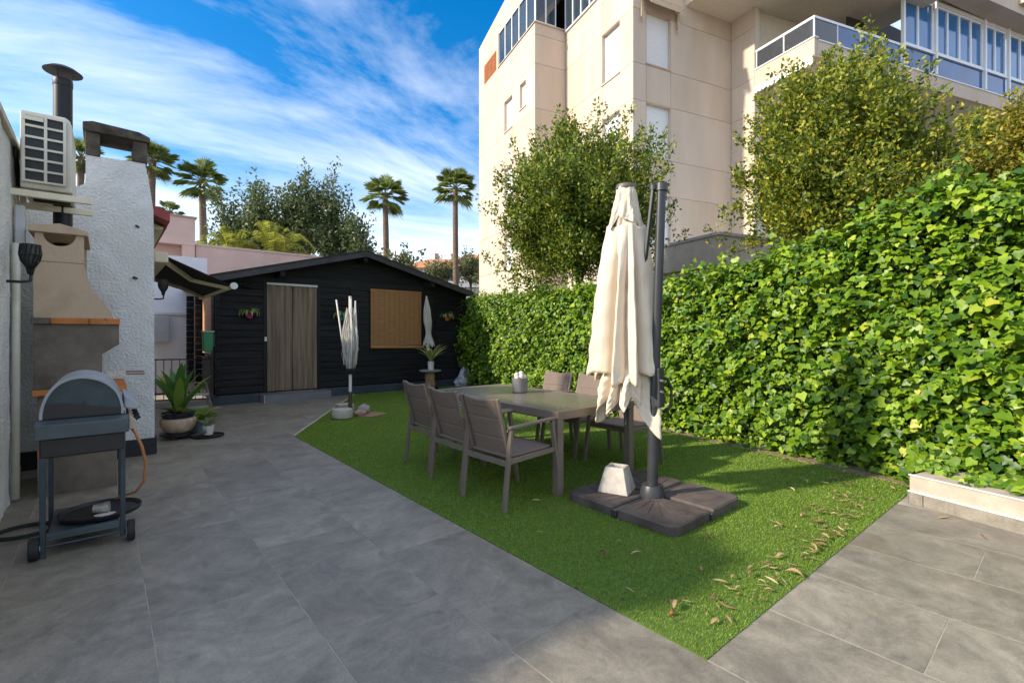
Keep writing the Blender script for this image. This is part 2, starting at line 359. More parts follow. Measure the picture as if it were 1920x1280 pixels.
# chimney wall facing the camera
cwp = [(-.70, 0), (.443, 0), (.440, 1.4), (.432, 2.83), (.40, 3.08), (.355, 3.365), (-.155, 3.345), (-.165, 3.03), (-.215, 2.99), (-.70, 2.94)]
cw = MB(); cw.prism(cwp, 'y', 6.985, 7.45)
def cwf(u, v):
    z = v * 3.35
    xr = np.interp(z, [0, 1.4, 2.83, 3.08, 3.365], [.443, .440, .432, .40, .355]); xl = -.70 if z < 2.97 else -.16
    return (xl + (xr - xl) * u, 6.975, z)
cw.grid(bumpy(cwf, 44, 110, .010, (0, -1, 0), 4), 44, 110)
part('chimney_wall', cw, m_white, house, smooth=50)
sk = MB(); sk.box(-.70, .452, 6.935, 6.962, .002, .19); sk.box(.4445, .463, 6.9625, 7.5, .002, .19)
part('skirting', sk, mat('black_paint', (.012, .012, .014), .6, .3, 8), house)
m_cap = mat('sooty_concrete', (.055, .046, .036), .9, .4, 5, .6, 40, col2=(.13, .105, .075), bdist=.02)
cc = MB(); cc.box(-.165, -.04, 6.97, 7.42, 3.34, 3.60); cc.box(.245, .375, 6.97, 7.42, 3.362, 3.60); cc.box(-.02, .235, 7.25, 7.40, 3.352, 3.42)
cc.prism([(-.185, 3.601), (.40, 3.601), (.40, 3.66), (.30, 3.70), (-.10, 3.715), (-.185, 3.69)], 'y', 6.94, 7.45)
part('chimney_cap', cc, m_cap, house, bevel=.01)
for x, z, r in ((.30, 2.62, .012), (.28, 2.03, .014)):
    pg_ = MB(); pg_.tube([(x, 6.99, z), (x - .03, 6.93, z + .005)], r, 6); part('wall_peg', pg_, m_black, house)
# house roof verge and eave beyond the chimney wall
rf = MB()
rf.box(.5605, .60, 7.46, 12.8, 2.74, 2.86); rf.prism([(.43, 2.815), (.60, 2.75), (.60, 2.86), (.43, 2.925)], 'y', 7.10, 7.459)
rt = MB(); rt.prism([(-1.3, 2.98), (.35, 2.84), (.56, 2.77), (.56, 2.85), (.35, 2.95), (-1.3, 3.08)], 'y', 7.46, 12.8); part('roof', rt, mat('roof_grey', (.33, .30, .27), .9, .2, 3), house)
o_rf = part('roof_edge', rf, mat('red_roof_edge', (.28, .035, .03), .55, .2, 6), house)
sf = MB(); sf.prism([(.40, 2.70), (.56, 2.70), (.56, 2.74), (.40, 2.80)], 'y', 7.46, 12.7); sf.box(-1.3, .47, 7.47, 12.6, 0, 2.70)
part('eave_wall', sf, mat('cream_soffit', (.62, .58, .45), .8, .1, 3), house)
# ------------------------------------------------------------------ low planter wall, right
lwall = thing('planter_wall', (5.05, .9, 0), 'low beige planter wall with grey tile skirting and white trim beside the hedge', 'wall')
dx, dy = -.19, -.665; ln = math.hypot(dx, dy); dx /= ln; dy /= ln     # runs toward the camera
def lwpoly(t0, t1, o0, o1):
    nx, ny = -dy, dx   # outward to +x side
    return [(5.06 + dx * t + nx * o, .905 + dy * t + ny * o) for t, o in ((t0, o0), (t1, o0), (t1, o1), (t0, o1))]
m_beige = mat('beige_render', (.44, .365, .285), .85, .12, 9, .3, 60, bdist=.01, col3=(.36, .30, .24), s3=4)
q = MB(); q.prism(lwpoly(.0, 3.2, .014, .60), 'z', .0, .232); part('wall_body', q, m_beige, lwall, bevel=.004)
m_trim = mat('white_trim', (.64, .62, .58), .5, .05, 5)
t0 = 0
for i in range(5):
    q = MB(); L1 = .10 if i == 0 else .75
    q.prism(lwpoly(t0 + .003, t0 + L1 - .003, 0, .0138), 'z', .001, .098); part('skirting_tile', q, m_tile, lwall); t0 += L1
q = MB(); q.prism(lwpoly(-.004, 3.2, -.004, .0136), 'z', .0985, .110); q.prism(lwpoly(-.003, 3.2, .004, .02), 'z', .2322, .242)
part('trim', q, m_trim, lwall)
q = MB(); q.prism(lwpoly(-.005, -.0001, .0, .60), 'z', .001, .0984); part('end_tile', q, m_tile, lwall)
# ------------------------------------------------------------------ ivy hedge
def ivy_hedge():
    root = thing('ivy_hedge', (6.2, 4, 0), 'tall glossy green ivy hedge running along the right side of the lawn', 'hedge')
    by = np.array([-1.2, .3, 1.04, 2.3, 3.53, 6.5, 10.4, 12.0]); bx = np.array([5.22, 5.45, 5.76, 5.98, 6.14, 6.65, 7.24, 7.5])
    hy = np.array([-1.2, .32, .85, 1.45, 2.36, 3.9, 5.5, 7.4, 9.7, 12]); hz = np.array([2.72, 2.66, 2.80, 2.60, 2.38, 2.18, 2.24, 2.28, 2.36, 2.4])
    def base(y): return np.interp(y, by, bx)
    def top(y): return np.interp(y, hy, hz) + .05 * frac_noise(y * 2.1, y * 0, .7)
    def bulge(y, z): return .17 * frac_noise(y * 1.5, z * 1.9, 3.1) + .06 * np.sin(z * 1.5) + .08 * frac_noise(y * 4, z * 4.5, 5)
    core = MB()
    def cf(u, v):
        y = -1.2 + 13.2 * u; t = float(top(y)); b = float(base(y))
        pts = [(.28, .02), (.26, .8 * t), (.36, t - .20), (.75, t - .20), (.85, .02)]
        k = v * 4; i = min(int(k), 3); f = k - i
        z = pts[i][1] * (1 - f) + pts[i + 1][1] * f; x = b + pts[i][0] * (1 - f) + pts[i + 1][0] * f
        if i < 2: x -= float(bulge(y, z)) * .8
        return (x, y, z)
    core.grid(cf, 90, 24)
    part('dark_core', core, mat('ivy_shade', (.020, .032, .010), .9, .5, 12, 1, 30, bdist=.05), root, smooth=60)  # closed backing skin; the shade between the leaves is in its dark colour
    # foliage
    n = 60000
    y = -1.2 + 13.0 * rng.random(n) ** 1.25; face = rng.random(n)
    t = top(y); b = base(y)
    z = np.where(face < .80, rng.random(n) * t, t + rng.normal(0, .04, n)); 
    dep = rng.random(n) ** 1.15 * .26
    x = np.where(face < .80, b - bulge(y, z) + dep - .02, b + .02 + rng.random(n) * .75)
    # rounded shoulder and ragged skirt
    sh = np.clip((z - (t - .30)) / .30, 0, 1); x += np.where(face < .80, .24 * sh ** 2, 0); z -= np.where(face >= .80, dep * .8, 0)
    low = np.clip((.35 - z) / .35, 0, 1); x += low * .10 * frac_noise(y * 3, z, 8)
    x = np.where((y < .95) & (z < .5), x - .10 * (1 - z / .5), x); sp = (y < .98) & (z < .75); x = np.where(sp, x - (.30 + .12 * frac_noise(y * 5, z, 4)) * (1 - z / .75), x); z = np.where((y < .98), np.maximum(z, .255 + .05 * frac_noise(y * 6, z, 2)), np.maximum(z, .03))
    gap = (frac_noise(y * 3.1, z * 4.4, 6.3) < -.42) & (rng.random(n) < .75)
    x = np.where(gap, x + .16, x)
    on = np.where((face < .80)[:, None], np.array([-.78, 0, .72]), np.array([-.35, 0, 1.0]))
    Nn = unit(on + rng.normal(0, .42, (n, 3)))
    D = unit(np.stack([rng.normal(-.25, .35, n), rng.normal(0, .75, n), rng.normal(-.75, .4, n)], 1)); D = unit(D - Nn * np.sum(D * Nn, 1, keepdims=True))
    L_ = rng.uniform(.028, .080, n) * np.where(rng.random(n) < .10, 1.3, 1) * np.clip(1.18 - .03 * y, .85, 1.2); P = np.stack([x, y, z], 1)
    # stray shoots above the top
    k = 60; sy = rng.uniform(-.8, 10.3, k); lst = []
    for i in range(k):
        m = rng.integers(5, 12); hh = rng.uniform(.06, .24)
        for j in range(m):
            lst.append((base(sy[i]) + .1 + .25 * rng.random() + .02 * rng.normal(), sy[i] + .03 * rng.normal() + .06 * j / m, top(sy[i]) + hh * j / m))
    S = np.array(lst); m = len(S)
    P = np.concatenate([P, S]); Nn = np.concatenate([Nn, unit(rng.normal(0, .6, (m, 3)) + np.array([-.7, 0, .4]))])
    D = np.concatenate([D, unit(rng.normal(0, .6, (m, 3)) + np.array([0, 0, -.1]))]); L_ = np.concatenate([L_, rng.uniform(.04, .08, m)])
    m_ivy = leafmat('ivy_leaf', [(0, (.030, .085, .008)), (.30, (.075, .165, .010)), (.70, (.175, .290, .014)), (.95, (.29, .41, .022)), (1, (.42, .43, .05))], .42, .26, .35)
    # the 300 leaves that show largest are parts of their own
    dist = P[:, 0] * .6468 + P[:, 1] * .7627; u = (P[:, 0] * .7627 - P[:, 1] * .6468) / np.maximum(dist, .1)
    vis = (u < 1.06) & (dist > 1.5) & (P[:, 0] < base(P[:, 1]) - bulge(P[:, 1], P[:, 2]) + .05 + np.where(P[:, 2] > top(P[:, 1]) - .3, .3, 0)); score = np.where(vis, L_ / dist, 0)
    idx = np.argsort(-score)[:300]; mask = np.zeros(len(P), bool); mask[idx] = True
    one = leafmesh('leaf', np.zeros((1, 3)), np.array([[1., 0, 0]]), np.array([[0, 0, 1.]]), np.ones(1), np.ones(1), T_IVY)
    for i in idx:
        o = part('leaf', one, m_ivy, root, smooth=True); d = Vector(D[i]); nn = Vector(Nn[i]); s = nn.cross(d).normalized(); uu = d.cross(s)
        M = Matrix((d, s, uu)).transposed().to_4x4(); M = Matrix.Translation(Vector(P[i]) - Vector((6.2, 4, 0))) @ M @ Matrix.Scale(float(L_[i]), 4)
        o.matrix_basis = M
    r = ~mask
    me = leafmesh('foliage', P[r] - np.array([6.2, 4, 0]), D[r], Nn[r], L_[r], L_[r] * rng.uniform(.85, 1.1, r.sum()), T_IVY)
    tag(part('foliage', me, m_ivy, root, smooth=True), kind='stuff')
ivy_hedge()
# ------------------------------------------------------------------ dark timber cabin
m_log = mat('stained_log', (.0100, .0102, .0120), .70, .45, 3, .45, 18, objvar=.25, stretch=(.5, 7, 7), col2=(.022, .021, .022), bdist=.004, spec=.25)
m_dark = mat('dark_frame', (.010, .0095, .0105), .65, .3, 6, spec=.3)
CY = 10.85
cabin = thing('garden_cabin', (4.5, 12.4, 0), 'black stained timber garden cabin with low pitched roof at the end of the lawn', 'cabin')
inn = MB(); inn.box(1.69, 7.34, CY + .06, 14.0, .0, 2.44); inn.prism([(1.69, 2.441), (7.34, 2.441), (4.5, 3.16)], 'y', CY + .06, 14.0)
part('inner_wall', inn, m_dark, cabin)
bmesh_cache = {}
def board(x0, x1, z, h=.138, y=CY, side=False, trim=None):
    L_ = round(x1 - x0, 3)
    if trim is None:
        if (L_, side) not in bmesh_cache:
            mb = MB(); prof = [(0, 0), (0, h - .004), (-.0, h - .004), (-.012, h - .012), (-.022, h - .03), (-.026, h * .5), (-.022, .02), (-.012, .006), (0, 0)]
            pr = [(.05, 0), (.05, h), (-.014, h), (-.024, h - .014), (-.026, h * .5), (-.024, .012), (-.014, .0)]
            mb.prism(pr, 'x', 0, L_) if not side else mb.prism([(p[0], p[1]) for p in pr], 'y', 0, L_)
            bmesh_cache[(L_, side)] = mb.mesh('board')
        o = part('board', bmesh_cache[(L_, side)], m_log, cabin, smooth=30)
        o.location = Vector((x0, y, z)) - cabin.location if not side else Vector((y, x0, z)) - cabin.location
    else:
        mb = MB(); pr = trim
        mb.prism(pr, 'y', y - .024, y + .05); part('board', mb, m_log, cabin)
bz = .20
for i in range(16):
    z = bz + .14 * i
    if z + .14 <= 2.46:
        board(1.66, 2.478, z)                                   # left of the door
    if z < 1.0: board(3.632, 7.40, z)
    elif z < 2.42:
        board(3.632, 4.285, z); board(6.575, 7.40, z)
def roofz(x): return 3.20 - abs(x - 4.5) * .262
z = bz + .14 * 16
while z < 3.12:
    h = .138; wl = 4.5 - (3.20 - z) / .262 + .02; wr = 9.0 - wl; wl2 = 4.5 - (3.20 - z - h) / .262 + .02; wr2 = 9 - wl2
    wl, wr = max(wl, 1.66), min(wr, 7.40); wl2, wr2 = max(wl2, 1.66), min(wr2, 7.40)
    if wr2 > wl2: board(0, 0, z, trim=[(wl, z), (wr, z), (wr2, z + h), (wl2, z + h)])
    else: board(0, 0, z, trim=[(wl, z), (wr, z), (4.5, 3.18)])
    z += .14
for i in range(15):                                              # left side wall with its window gap
    z = bz + .14 * i
    if .9 < z < 2.1: board(10.95, 11.25, z, y=1.648, side=True); board(12.55, 13.9, z, y=1.648, side=True)
    else: board(10.95, 13.9, z, y=1.648, side=True)
le = MB(); le.box(-.035, .035, -.13, 0, -.006, .128); lem = le.mesh('log_end')
for x in (1.655, 7.405):
    for i in range(16):
        o = part('log_end', lem, m_log, cabin, bevel=.012); o.location = Vector((x + (.0 if i % 2 else .004), CY - .026, bz + .012 + .14 * i)) - cabin.location
for yb in (12.45, 13.85):
    for i in range(15):
        o = part('log_end', lem, m_log, cabin, bevel=.012); o.location = Vector((1.648 - .027, yb, bz + .012 + .14 * i)) - cabin.location; o.rotation_euler = (0, 0, R(-90))
pl = MB(); pl.box(1.60, 7.46, CY - .06, CY + .05, .0, .185)
part('plinth', pl, mat('slate_plinth', (.035, .045, .06), .7, .2, 4), cabin, bevel=.004)
# roof
rm = mat('roof_felt', (.022, .020, .020), .85, .4, 10, .5, 60)
for s in (-1, 1):
    r_ = MB(); e = 3.12 if s > 0 else 3.02
    r_.prism([(4.5, 3.235), (4.5 + s * e, 3.235 - e * .262), (4.5 + s * e, 3.285 - e * .262), (4.5, 3.285)], 'y', CY - .46, 14.3)
    p_ = part('roof_slope', r_, rm, cabin)
    b_ = MB(); b_.prism([(4.5, 3.13), (4.5 + s * (e + .01), 3.13 - e * .262), (4.5 + s * (e + .01), 3.232 - e * .262), (4.5, 3.232)], 'y', CY - .485, CY - .458)
    part('bargeboard', b_, mat('barge', (.030, .028, .028), .6, .4, 4, .3, 20), cabin)
pu = MB()
for x in (2.75, 4.5, 6.25):
    pu = MB(); zz = roofz(x) - .11; pu.box(x - .045, x + .045, CY - .44, CY + .04, zz - .07, zz + .07); part('purlin', pu, m_log, cabin)
# door opening: frame, rod, curtain strips
fr = MB(); fr.box(2.48, 2.548, CY - .035, CY + .05, .186, 2.52); fr.box(3.552, 3.63, CY - .035, CY + .05, .186, 2.52); fr.box(2.5485, 3.5515, CY - .03, CY + .05, 2.46, 2.52)
part('door_frame', fr, m_dark, cabin, bevel=.004)
dr = MB(); dr.box(2.5485, 3.5515, CY + .03, CY + .055, .186, 2.46); part('door', dr, m_dark, cabin)
cu_mat = mat('curtain_cloth', (.175, .125, .083), .9, .25, 2, .2, 120, stretch=(9, 9, .4), objvar=.05, col2=(.27, .20, .135))
def pleat(x0, x1, seed):
    mb = MB()
    def f(u, v):
        x = x0 + (x1 - x0) * u; z = .205 + (2.405 - .205) * v
        a = .012 * math.sin(u * 21 + seed) + .007 * math.sin(u * 47 + seed * 2 + v) + .004 * math.sin(v * 5 + u * 9)
        return (x + .004 * math.sin(v * 4 + seed), CY - .032 + a, z)
    mb.grid(f, 60, 8); return mb
part('curtain', pleat(2.552, 3.045, 0), cu_mat, cabin, smooth=True); part('curtain', pleat(3.062, 3.548, 2.2), cu_mat, cabin, smooth=True)
rd = MB(); rd.box(2.54, 3.56, CY - .062, CY - .036, 2.408, 2.452); part('curtain_rail', rd, m_trim, cabin, bevel=.004)
lk = MB(); lk.box(2.50, 2.545, CY - .05, CY - .0355, 1.24, 1.33); part('switch', lk, m_trim, cabin, bevel=.004)
# window with shutters
wf = MB(); wf.box(4.30, 4.345, CY - .03, CY + .05, 1.03, 2.46); wf.box(6.52, 6.565, CY - .03, CY + .05, 1.03, 2.46); wf.box(4.3455, 6.5195, CY - .03, CY + .05, 2.40, 2.46); wf.box(4.3455, 6.5195, CY - .03, CY + .05, 1.03, 1.085)
part('window_frame', wf, m_dark, cabin, bevel=.004)
for x0, x1 in ((4.35, 4.765), (6.165, 6.515)):
    sh = MB(); n = 10
    for i in range(n):
        za = 1.09 + i * .131; sh.prism([(CY + .0, za), (CY - .012, za + .004), (CY - .012, za + .124), (CY, za + .129)], 'x', x0, x1)
    part('shutter', sh, mat('shutter_stain', (.014, .013, .0135), .65, .35, 4, .2, 30, spec=.3, stretch=(1, 5, 5)), cabin)
gl = MB(); gl.box(4.77, 6.16, CY + .02, CY + .03, 1.09, 2.395); part('pane', gl, mat('dark_glass', (.02, .022, .025), .08, .1), cabin)
# side window: tan blind
sw = MB(); sw.box(1.628, 1.66, 11.28, 12.40, .98, 2.16); part('window_blind', sw, mat('tan_blind', (.42, .22, .11), .8, .15, 3, stretch=(1, 1, 14)), cabin)
# ------------------------------------------------------------------ step in front of the cabin door
step = thing('door_step', (3.05, 10.6, 0), 'low grey tiled step below the curtained cabin door', 'step')
q = MB(); q.box(2.42, 3.74, 10.46, 10.785, .0, .158); part('step_body', q, m_grout, step)
m_step = mat('step_tile', (.15, .155, .165), .5, .15, 2, .1, 60, objvar=.06)
for a, b in ((2.415, 3.075), (3.081, 3.745)):
    q = MB(); q.box(a, b, 10.45, 10.786, .159, .172); part('tread_tile', q, m_step, step, bevel=.002)
for a, b in ((2.425, 3.075), (3.081, 3.735)):
    q = MB(); q.box(a, b, 10.451, 10.4595, .002, .1585); part('riser_tile', q, m_step, step)
q = MB(); q.box(2.409, 2.4195, 10.452, 10.785, .002, .158); q.box(2.409, 2.4185, 10.4475, 10.4515, .002, .17); part('edge_trim', q, mat('alu_trim', (.55, .55, .56), .35, .05, metal=.5), step)
q = MB(); q.box(2.72, 3.46, 10.52, 10.76, .1725, .184)
solo('doormat', q, mat('doormat', (.20, .18, .16), .95, .25, 30, .5, 200), (3.09, 10.64, .172), 'thin grey doormat on the step below the curtain', 'doormat', bevel=.004)
# ------------------------------------------------------------------ neighbours' walls behind the cabin
m_pink = mat('pink_render', (.56, .40, .35), .9, .08, 2, .15, 60, col3=(.48, .36, .33), s3=.8)
q = MB(); q.box(1.94, 6.6, 16.0, 16.3, 0, 3.86); q.box(1.94, 6.6, 15.98, 16.32, 3.861, 3.92)
solo('boundary_wall', q, m_pink, (6, 16.1, 0), 'long pink rendered boundary wall rising behind the black cabin', 'wall')
pb = thing('pink_outbuilding', (1.2, 16.5, 0), 'pink flat-roofed outbuilding with overhanging parapet behind the awning', 'building')
q = MB(); q.box(-1.5, 1.92, 15.92, 18.5, 3.84, 4.6); part('parapet', q, m_pink, pb); q = MB(); q.box(-1.56, 1.96, 15.88, 18.5, 4.601, 4.64); part('parapet_cap', q, mat('pink_cap', (.40, .27, .22), .9, .1), pb)
q = MB(); q.box(1.62, 1.915, 15.93, 18.4, 0, 3.839); part('pillar', q, m_pink, pb); q = MB(); q.box(-1.5, 1.619, 16.35, 18.4, 0, 3.838); part('wall', q, m_pink, pb)
wl_ = thing('utility_wall', (1.2, 14.1, 0), 'white stucco wall with pale ledge between the house and the cabin', 'wall')
q = MB(); q.box(-.2, 1.98, 14.3, 14.6, 0, 3.3); part('wall', q, mat('utility_white', (.72, .70, .74), .9, .06, 2, .5, 40), wl_); q = MB(); q.box(-.2, 1.98, 14.02, 14.299, 0, 1.84); part('lower_wall', q, mat('utility_white', (.7, .7, .7)), wl_)  # both walls share one even, slightly violet white
q = MB(); q.box(-.2, 2.0, 13.98, 14.299, 1.841, 1.90); part('ledge', q, m_trim, wl_)
q = MB(); q.box(.2, 1.16, 13.86, 14.018, 1.20, 1.80)
solo('meter_box', q, mat('meter_grey', (.42, .44, .48), .5, .05), (.7, 13.94, 1.2), 'grey utility meter box fixed to the white wall under the awning', 'box', bevel=.01)
# ------------------------------------------------------------------ apartment block
def apartment():
    bl = thing('apartment_block', (13.594, 9.712, 0), 'large cream concrete apartment block with balconies behind the hedge and trees', 'building', rz=R(-15.3))
    m_c = mat('cream_panel', (.56, .46, .365), .85, .05, 1.6, .12, 50, objvar=.04, col3=(.50, .395, .29), s3=.9, bdist=.004, stretch=(1, 1, .22))
    m_j = mat('panel_joint', (.40, .31, .22), .9, .1)
    m_sh = mat('roller_shutter', (.72, .72, .72), .5, .04, 4, stretch=(1, 1, 30))
    m_al = mat('white_aluminium', (.74, .75, .75), .35, .04, 5)
    m_gl = mat('tinted_glass', (.03, .045, .06), .05, .1, spec=.8)
    m_blue = mat('blue_glass', (.012, .085, .25), .06, .2, 2, spec=.8)
    m_sof = mat('soffit_paint', (.62, .55, .44), .9, .05)
    def P(name, mb, m, parent=bl, **k): return part(name, mb, m, parent, local=True, **k)
    # generic face made of panels with openings. fr(a,z,d)-> local xyz, a along the face, d = depth into the wall
    def face(fr, a0, a1, z0, z1, holes, ja, jz, top=None):
        A = sorted({a0, a1, *[j for j in ja if a0 < j < a1]}); Z = sorted({z0, z1, *[j for j in jz if z0 < j < z1]})
        back = MB()
        def quad(mb, pts): n = len(mb.V); mb.V += [fr(*p) for p in pts]; mb.F.append((n, n + 1, n + 2, n + 3))
        def cells(mb, x0, x1, y0, y1, d):
            xs = sorted({x0, x1, *[h[i] for h in holes for i in (0, 1) if x0 < h[i] < x1]}); ys = sorted({y0, y1, *[h[i] for h in holes for i in (2, 3) if y0 < h[i] < y1]})
            for i in range(len(xs) - 1):
                for j in range(len(ys) - 1):
                    cx, cz = (xs[i] + xs[i + 1]) / 2, (ys[j] + ys[j + 1]) / 2
                    if any(h[0] < cx < h[1] and h[2] < cz < h[3] for h in holes): continue
                    quad(mb, [(xs[i], ys[j], d), (xs[i + 1], ys[j], d), (xs[i + 1], ys[j + 1], d), (xs[i], ys[j + 1], d)])
        cells(back, a0, a1, z0, z1, .02)
        for h in holes:   # reveals
            x0, x1, y0, y1 = h[:4]; dd = h[4] if len(h) > 4 else .22
            quad(back, [(x0, y0, 0), (x1, y0, 0), (x1, y0, dd), (x0, y0, dd)]); quad(back, [(x0, y1, 0), (x1, y1, 0), (x1, y1, dd), (x0, y1, dd)])
            quad(back, [(x0, y0, 0), (x0, y1, 0), (x0, y1, dd), (x0, y0, dd)]); quad(back, [(x1, y0, 0), (x1, y1, 0), (x1, y1, dd), (x1, y0, dd)])
        P('wall_core', back, m_c)
        for i in range(len(A) - 1):
            for j in range(len(Z) - 1):
                x0, x1, y0, y1 = A[i] + .007, A[i + 1] - .007, Z[j] + .007, Z[j + 1] - .007
                mb = MB(); cells(mb, x0, x1, y0, y1, 0)
                if not mb.F: continue
                for (p, q_) in (((x0, y0), (x1, y0)), ((x0, y1), (x1, y1)), ((x0, y0), (x0, y1)), ((x1, y0), (x1, y1))):
                    quad(mb, [(p[0], p[1], 0), (q_[0], q_[1], 0), (q_[0], q_[1], .019), (p[0], p[1], .019)])
                P('wall_panel', mb, m_c)
    def shutter(fr, h, d=.15):
        x0, x1, y0, y1 = h[:4]; mb = MB(); n = max(4, int((y1 - y0) / .09))
        for i in range(n):
            za, zb = y0 + (y1 - y0) * i / n, y0 + (y1 - y0) * (i + 1) / n
            V = [fr(x0, za, d), fr(x1, za, d), fr(x1, za + .004, d - .01), fr(x0, za + .004, d - .01), fr(x0, zb, d - .006), fr(x1, zb, d - .006)]
            mb.add(V, [(0, 1, 2, 3), (3, 2, 5, 4)])
        w = P('window', mb, m_sh)
        f = MB()
        for (a, b, c, e) in ((x0 + .001, x0 + .05, y0, y1), (x1 - .05, x1 - .001, y0, y1), (x0 + .05, x1 - .05, y0, y0 + .04)):
            V = [fr(a, c, d - .03), fr(b, c, d - .03), fr(b, e, d - .03), fr(a, e, d - .03), fr(a, c, d + .03), fr(b, c, d + .03), fr(b, e, d + .03), fr(a, e, d + .03)]
            f.add(V, [(0, 1, 2, 3), (0, 4, 5, 1), (1, 5, 6, 2), (2, 6, 7, 3), (3, 7, 4, 0)])
        P('frame', f, m_al, w)
        s = MB(); V = [fr(x0 - .03, y0 - .045, -.04), fr(x1 + .03, y0 - .045, -.04), fr(x1 + .03, y0 - .002, -.04), fr(x0 - .03, y0 - .002, -.04), fr(x0 - .03, y0 - .045, .14), fr(x1 + .03, y0 - .045, .14), fr(x1 + .03, y0 - .002, .14), fr(x0 - .03, y0 - .002, .14)]
        s.add(V, [(0, 1, 2, 3), (0, 4, 5, 1), (1, 5, 6, 2), (2, 6, 7, 3), (3, 7, 4, 0)]); P('sill', s, m_c, w)
    JZ = [0, 3.1, 4.35, 6.2, 7.45, 9.33, 10.58, 12.42, 13.6, 16.2]
    # left face, wall p=0
    fl = lambda a, z, d: (d, a, z)
    hl = [(.72, 1.76, 10.58, 12.40), (.72, 1.74, 7.48, 9.27), (.72, 1.74, 4.38, 6.18)]
    face(fl, 0, 4.37, 0, 16.0, hl, [1.75 + .0, 3.1], JZ)
    for h in hl: shutter(fl, h)
    # upper band window on this face
    # bay: side and face
    fs = lambda a, z, d: (-1.44 + a, 4.37 + d, z)
    face(fs, 0, 1.44, 0, 14.10, [], [], JZ)
    fb = lambda a, z, d: (-1.44 + d, a, z)
    hb = [(6.55, 7.43, 10.70, 12.12), (5.2, 5.78, 11.06, 12.15), (6.55, 7.43, 4.30, 5.9), (6.55, 7.43, 7.6, 9.0), (5.2, 5.78, 7.9, 9.0), (8.35, 9.92, 14.10, 15.1, .12)]
    face(fb, 4.37, 10.68, 0, 14.05, hb, [6.55, 8.3], JZ)
    for h in hb[:5]: shutter(fb, h)
    up = MB(); 
    # wall above the bay's window band, with its falling roof line
    zt = lambda a: 16.9 - (a - 7) * .15
    up.V = []
    def qd(pts): n = len(up.V); up.V.extend([fb(*p) for p in pts]); up.F.append(tuple(range(n, n + len(pts))))
    qd([(8.15, 14.051, 0), (10.68, 14.051, 0), (10.68, zt(10.68), 0), (8.15, zt(8.15), 0)]); qd([(4.37, 15.75, 0), (8.15, 15.75, 0), (8.15, zt(8.15), 0), (4.37, zt(4.37), 0)])
    qd([(4.37, 15.75, 0), (8.15, 15.75, 0), (8.15, 15.75, .9), (4.37, 15.75, .9)])
    up.add([(-1.44, 4.37, 15.75), (0, 4.37, 15.75), (0, 4.37, 17.2), (-1.44, 4.37, 17.2)], [(0, 1, 2, 3)])
    P('upper_wall', up, m_c)
    # terracotta lattice
    lt = MB()
    for i in range(9):
        a = 8.42 + i * .175; lt.add([fb(a + x, z, d) for x, z, d in ((0, 14.16, -.03), (.05, 14.16, -.03), (.05, 15.02, -.03), (0, 15.02, -.03), (0, 14.16, .05), (.05, 14.16, .05), (.05, 15.02, .05), (0, 15.02, .05))], [(0, 1, 2, 3), (0, 4, 5, 1), (1, 5, 6, 2), (2, 6, 7, 3), (3, 7, 4, 0)])
    for j in range(6):
        z = 14.2 + j * .15; lt.add([fb(8.38, z, -.02), fb(9.9, z, -.02), fb(9.9, z + .04, -.02), fb(8.38, z + .04, -.02)], [(0, 1, 2, 3)])
    lt.add([fb(8.36, 14.10, -.004), fb(9.92, 14.10, -.004), fb(9.92, 15.08, -.004), fb(8.36, 15.08, -.004)], [(0, 1, 2, 3)])
    P('lattice', lt, mat('terracotta', (.36, .12, .04), .8, .15, 6))
    # window band around the bay's corner
    def glazing(fr, a0, a1, z0, z1, n, glass, d=.06, mull=.06):
        w = MB(); w.add([fr(a0, z0, d), fr(a1, z0, d), fr(a1, z1, d), fr(a0, z1, d)], [(0, 1, 2, 3)])
        root = P('window', w, glass); f = MB()
        def fb_(x0, x1, y0, y1):
            V = [fr(x0, y0, d - .05), fr(x1, y0, d - .05), fr(x1, y1, d - .05), fr(x0, y1, d - .05), fr(x0, y0, d + .02), fr(x1, y0, d + .02), fr(x1, y1, d + .02), fr(x0, y1, d + .02)]
            f.add(V, [(0, 1, 2, 3), (0, 4, 5, 1), (1, 5, 6, 2), (2, 6, 7, 3), (3, 7, 4, 0)])
        for i in range(n + 1):
            x = a0 + (a1 - a0) * i / n; fb_(max(a0, x - mull / 2), min(a1, x + mull / 2), z0 + mull, z1 - mull)
        fb_(a0, a1, z0, z0 + mull - .001); fb_(a0, a1, z1 - mull + .001, z1)
        P('frame', f, m_al, root); return root
    glazing(fb, 4.42, 8.12, 14.12, 15.74, 5, m_gl); glazing(fs, .03, 1.0, 14.12, 15.74, 2, m_gl); glazing(fl, 1.9, 4.3, 13.95, 15.6, 4, m_gl, d=-.02)
    sl = MB(); sl.add([fb(4.33, 14.06, -.04), fb(8.2, 14.06, -.04), fb(8.2, 14.11, -.04), fb(4.33, 14.11, -.04), fb(4.33, 14.11, .3), fb(8.2, 14.11, .3)], [(0, 1, 2, 3), (3, 2, 5, 4)]); sl.add([(-1.48, 4.33, 14.06), (.0, 4.33, 14.06), (.0, 4.33, 14.11), (-1.48, 4.33, 14.11), (-1.48, 4.6, 14.11), (.0, 4.6, 14.11)], [(0, 1, 2, 3), (3, 2, 5, 4)])
    P('band_sill', sl, m_c)
    # far end of the bay, roof and body so that the block is solid
    bd = MB(); bd.box(.30, 14, .30, 10.6, 0, 16.0); bd.box(-1.2, .30, 4.62, 10.6, 0, 13.9); bd.box(-1.1, .3, 8.25, 10.6, 13.9, 16); bd.box(4.9, 19, .1, 8, 0, 16); P('body', bd, m_dark)
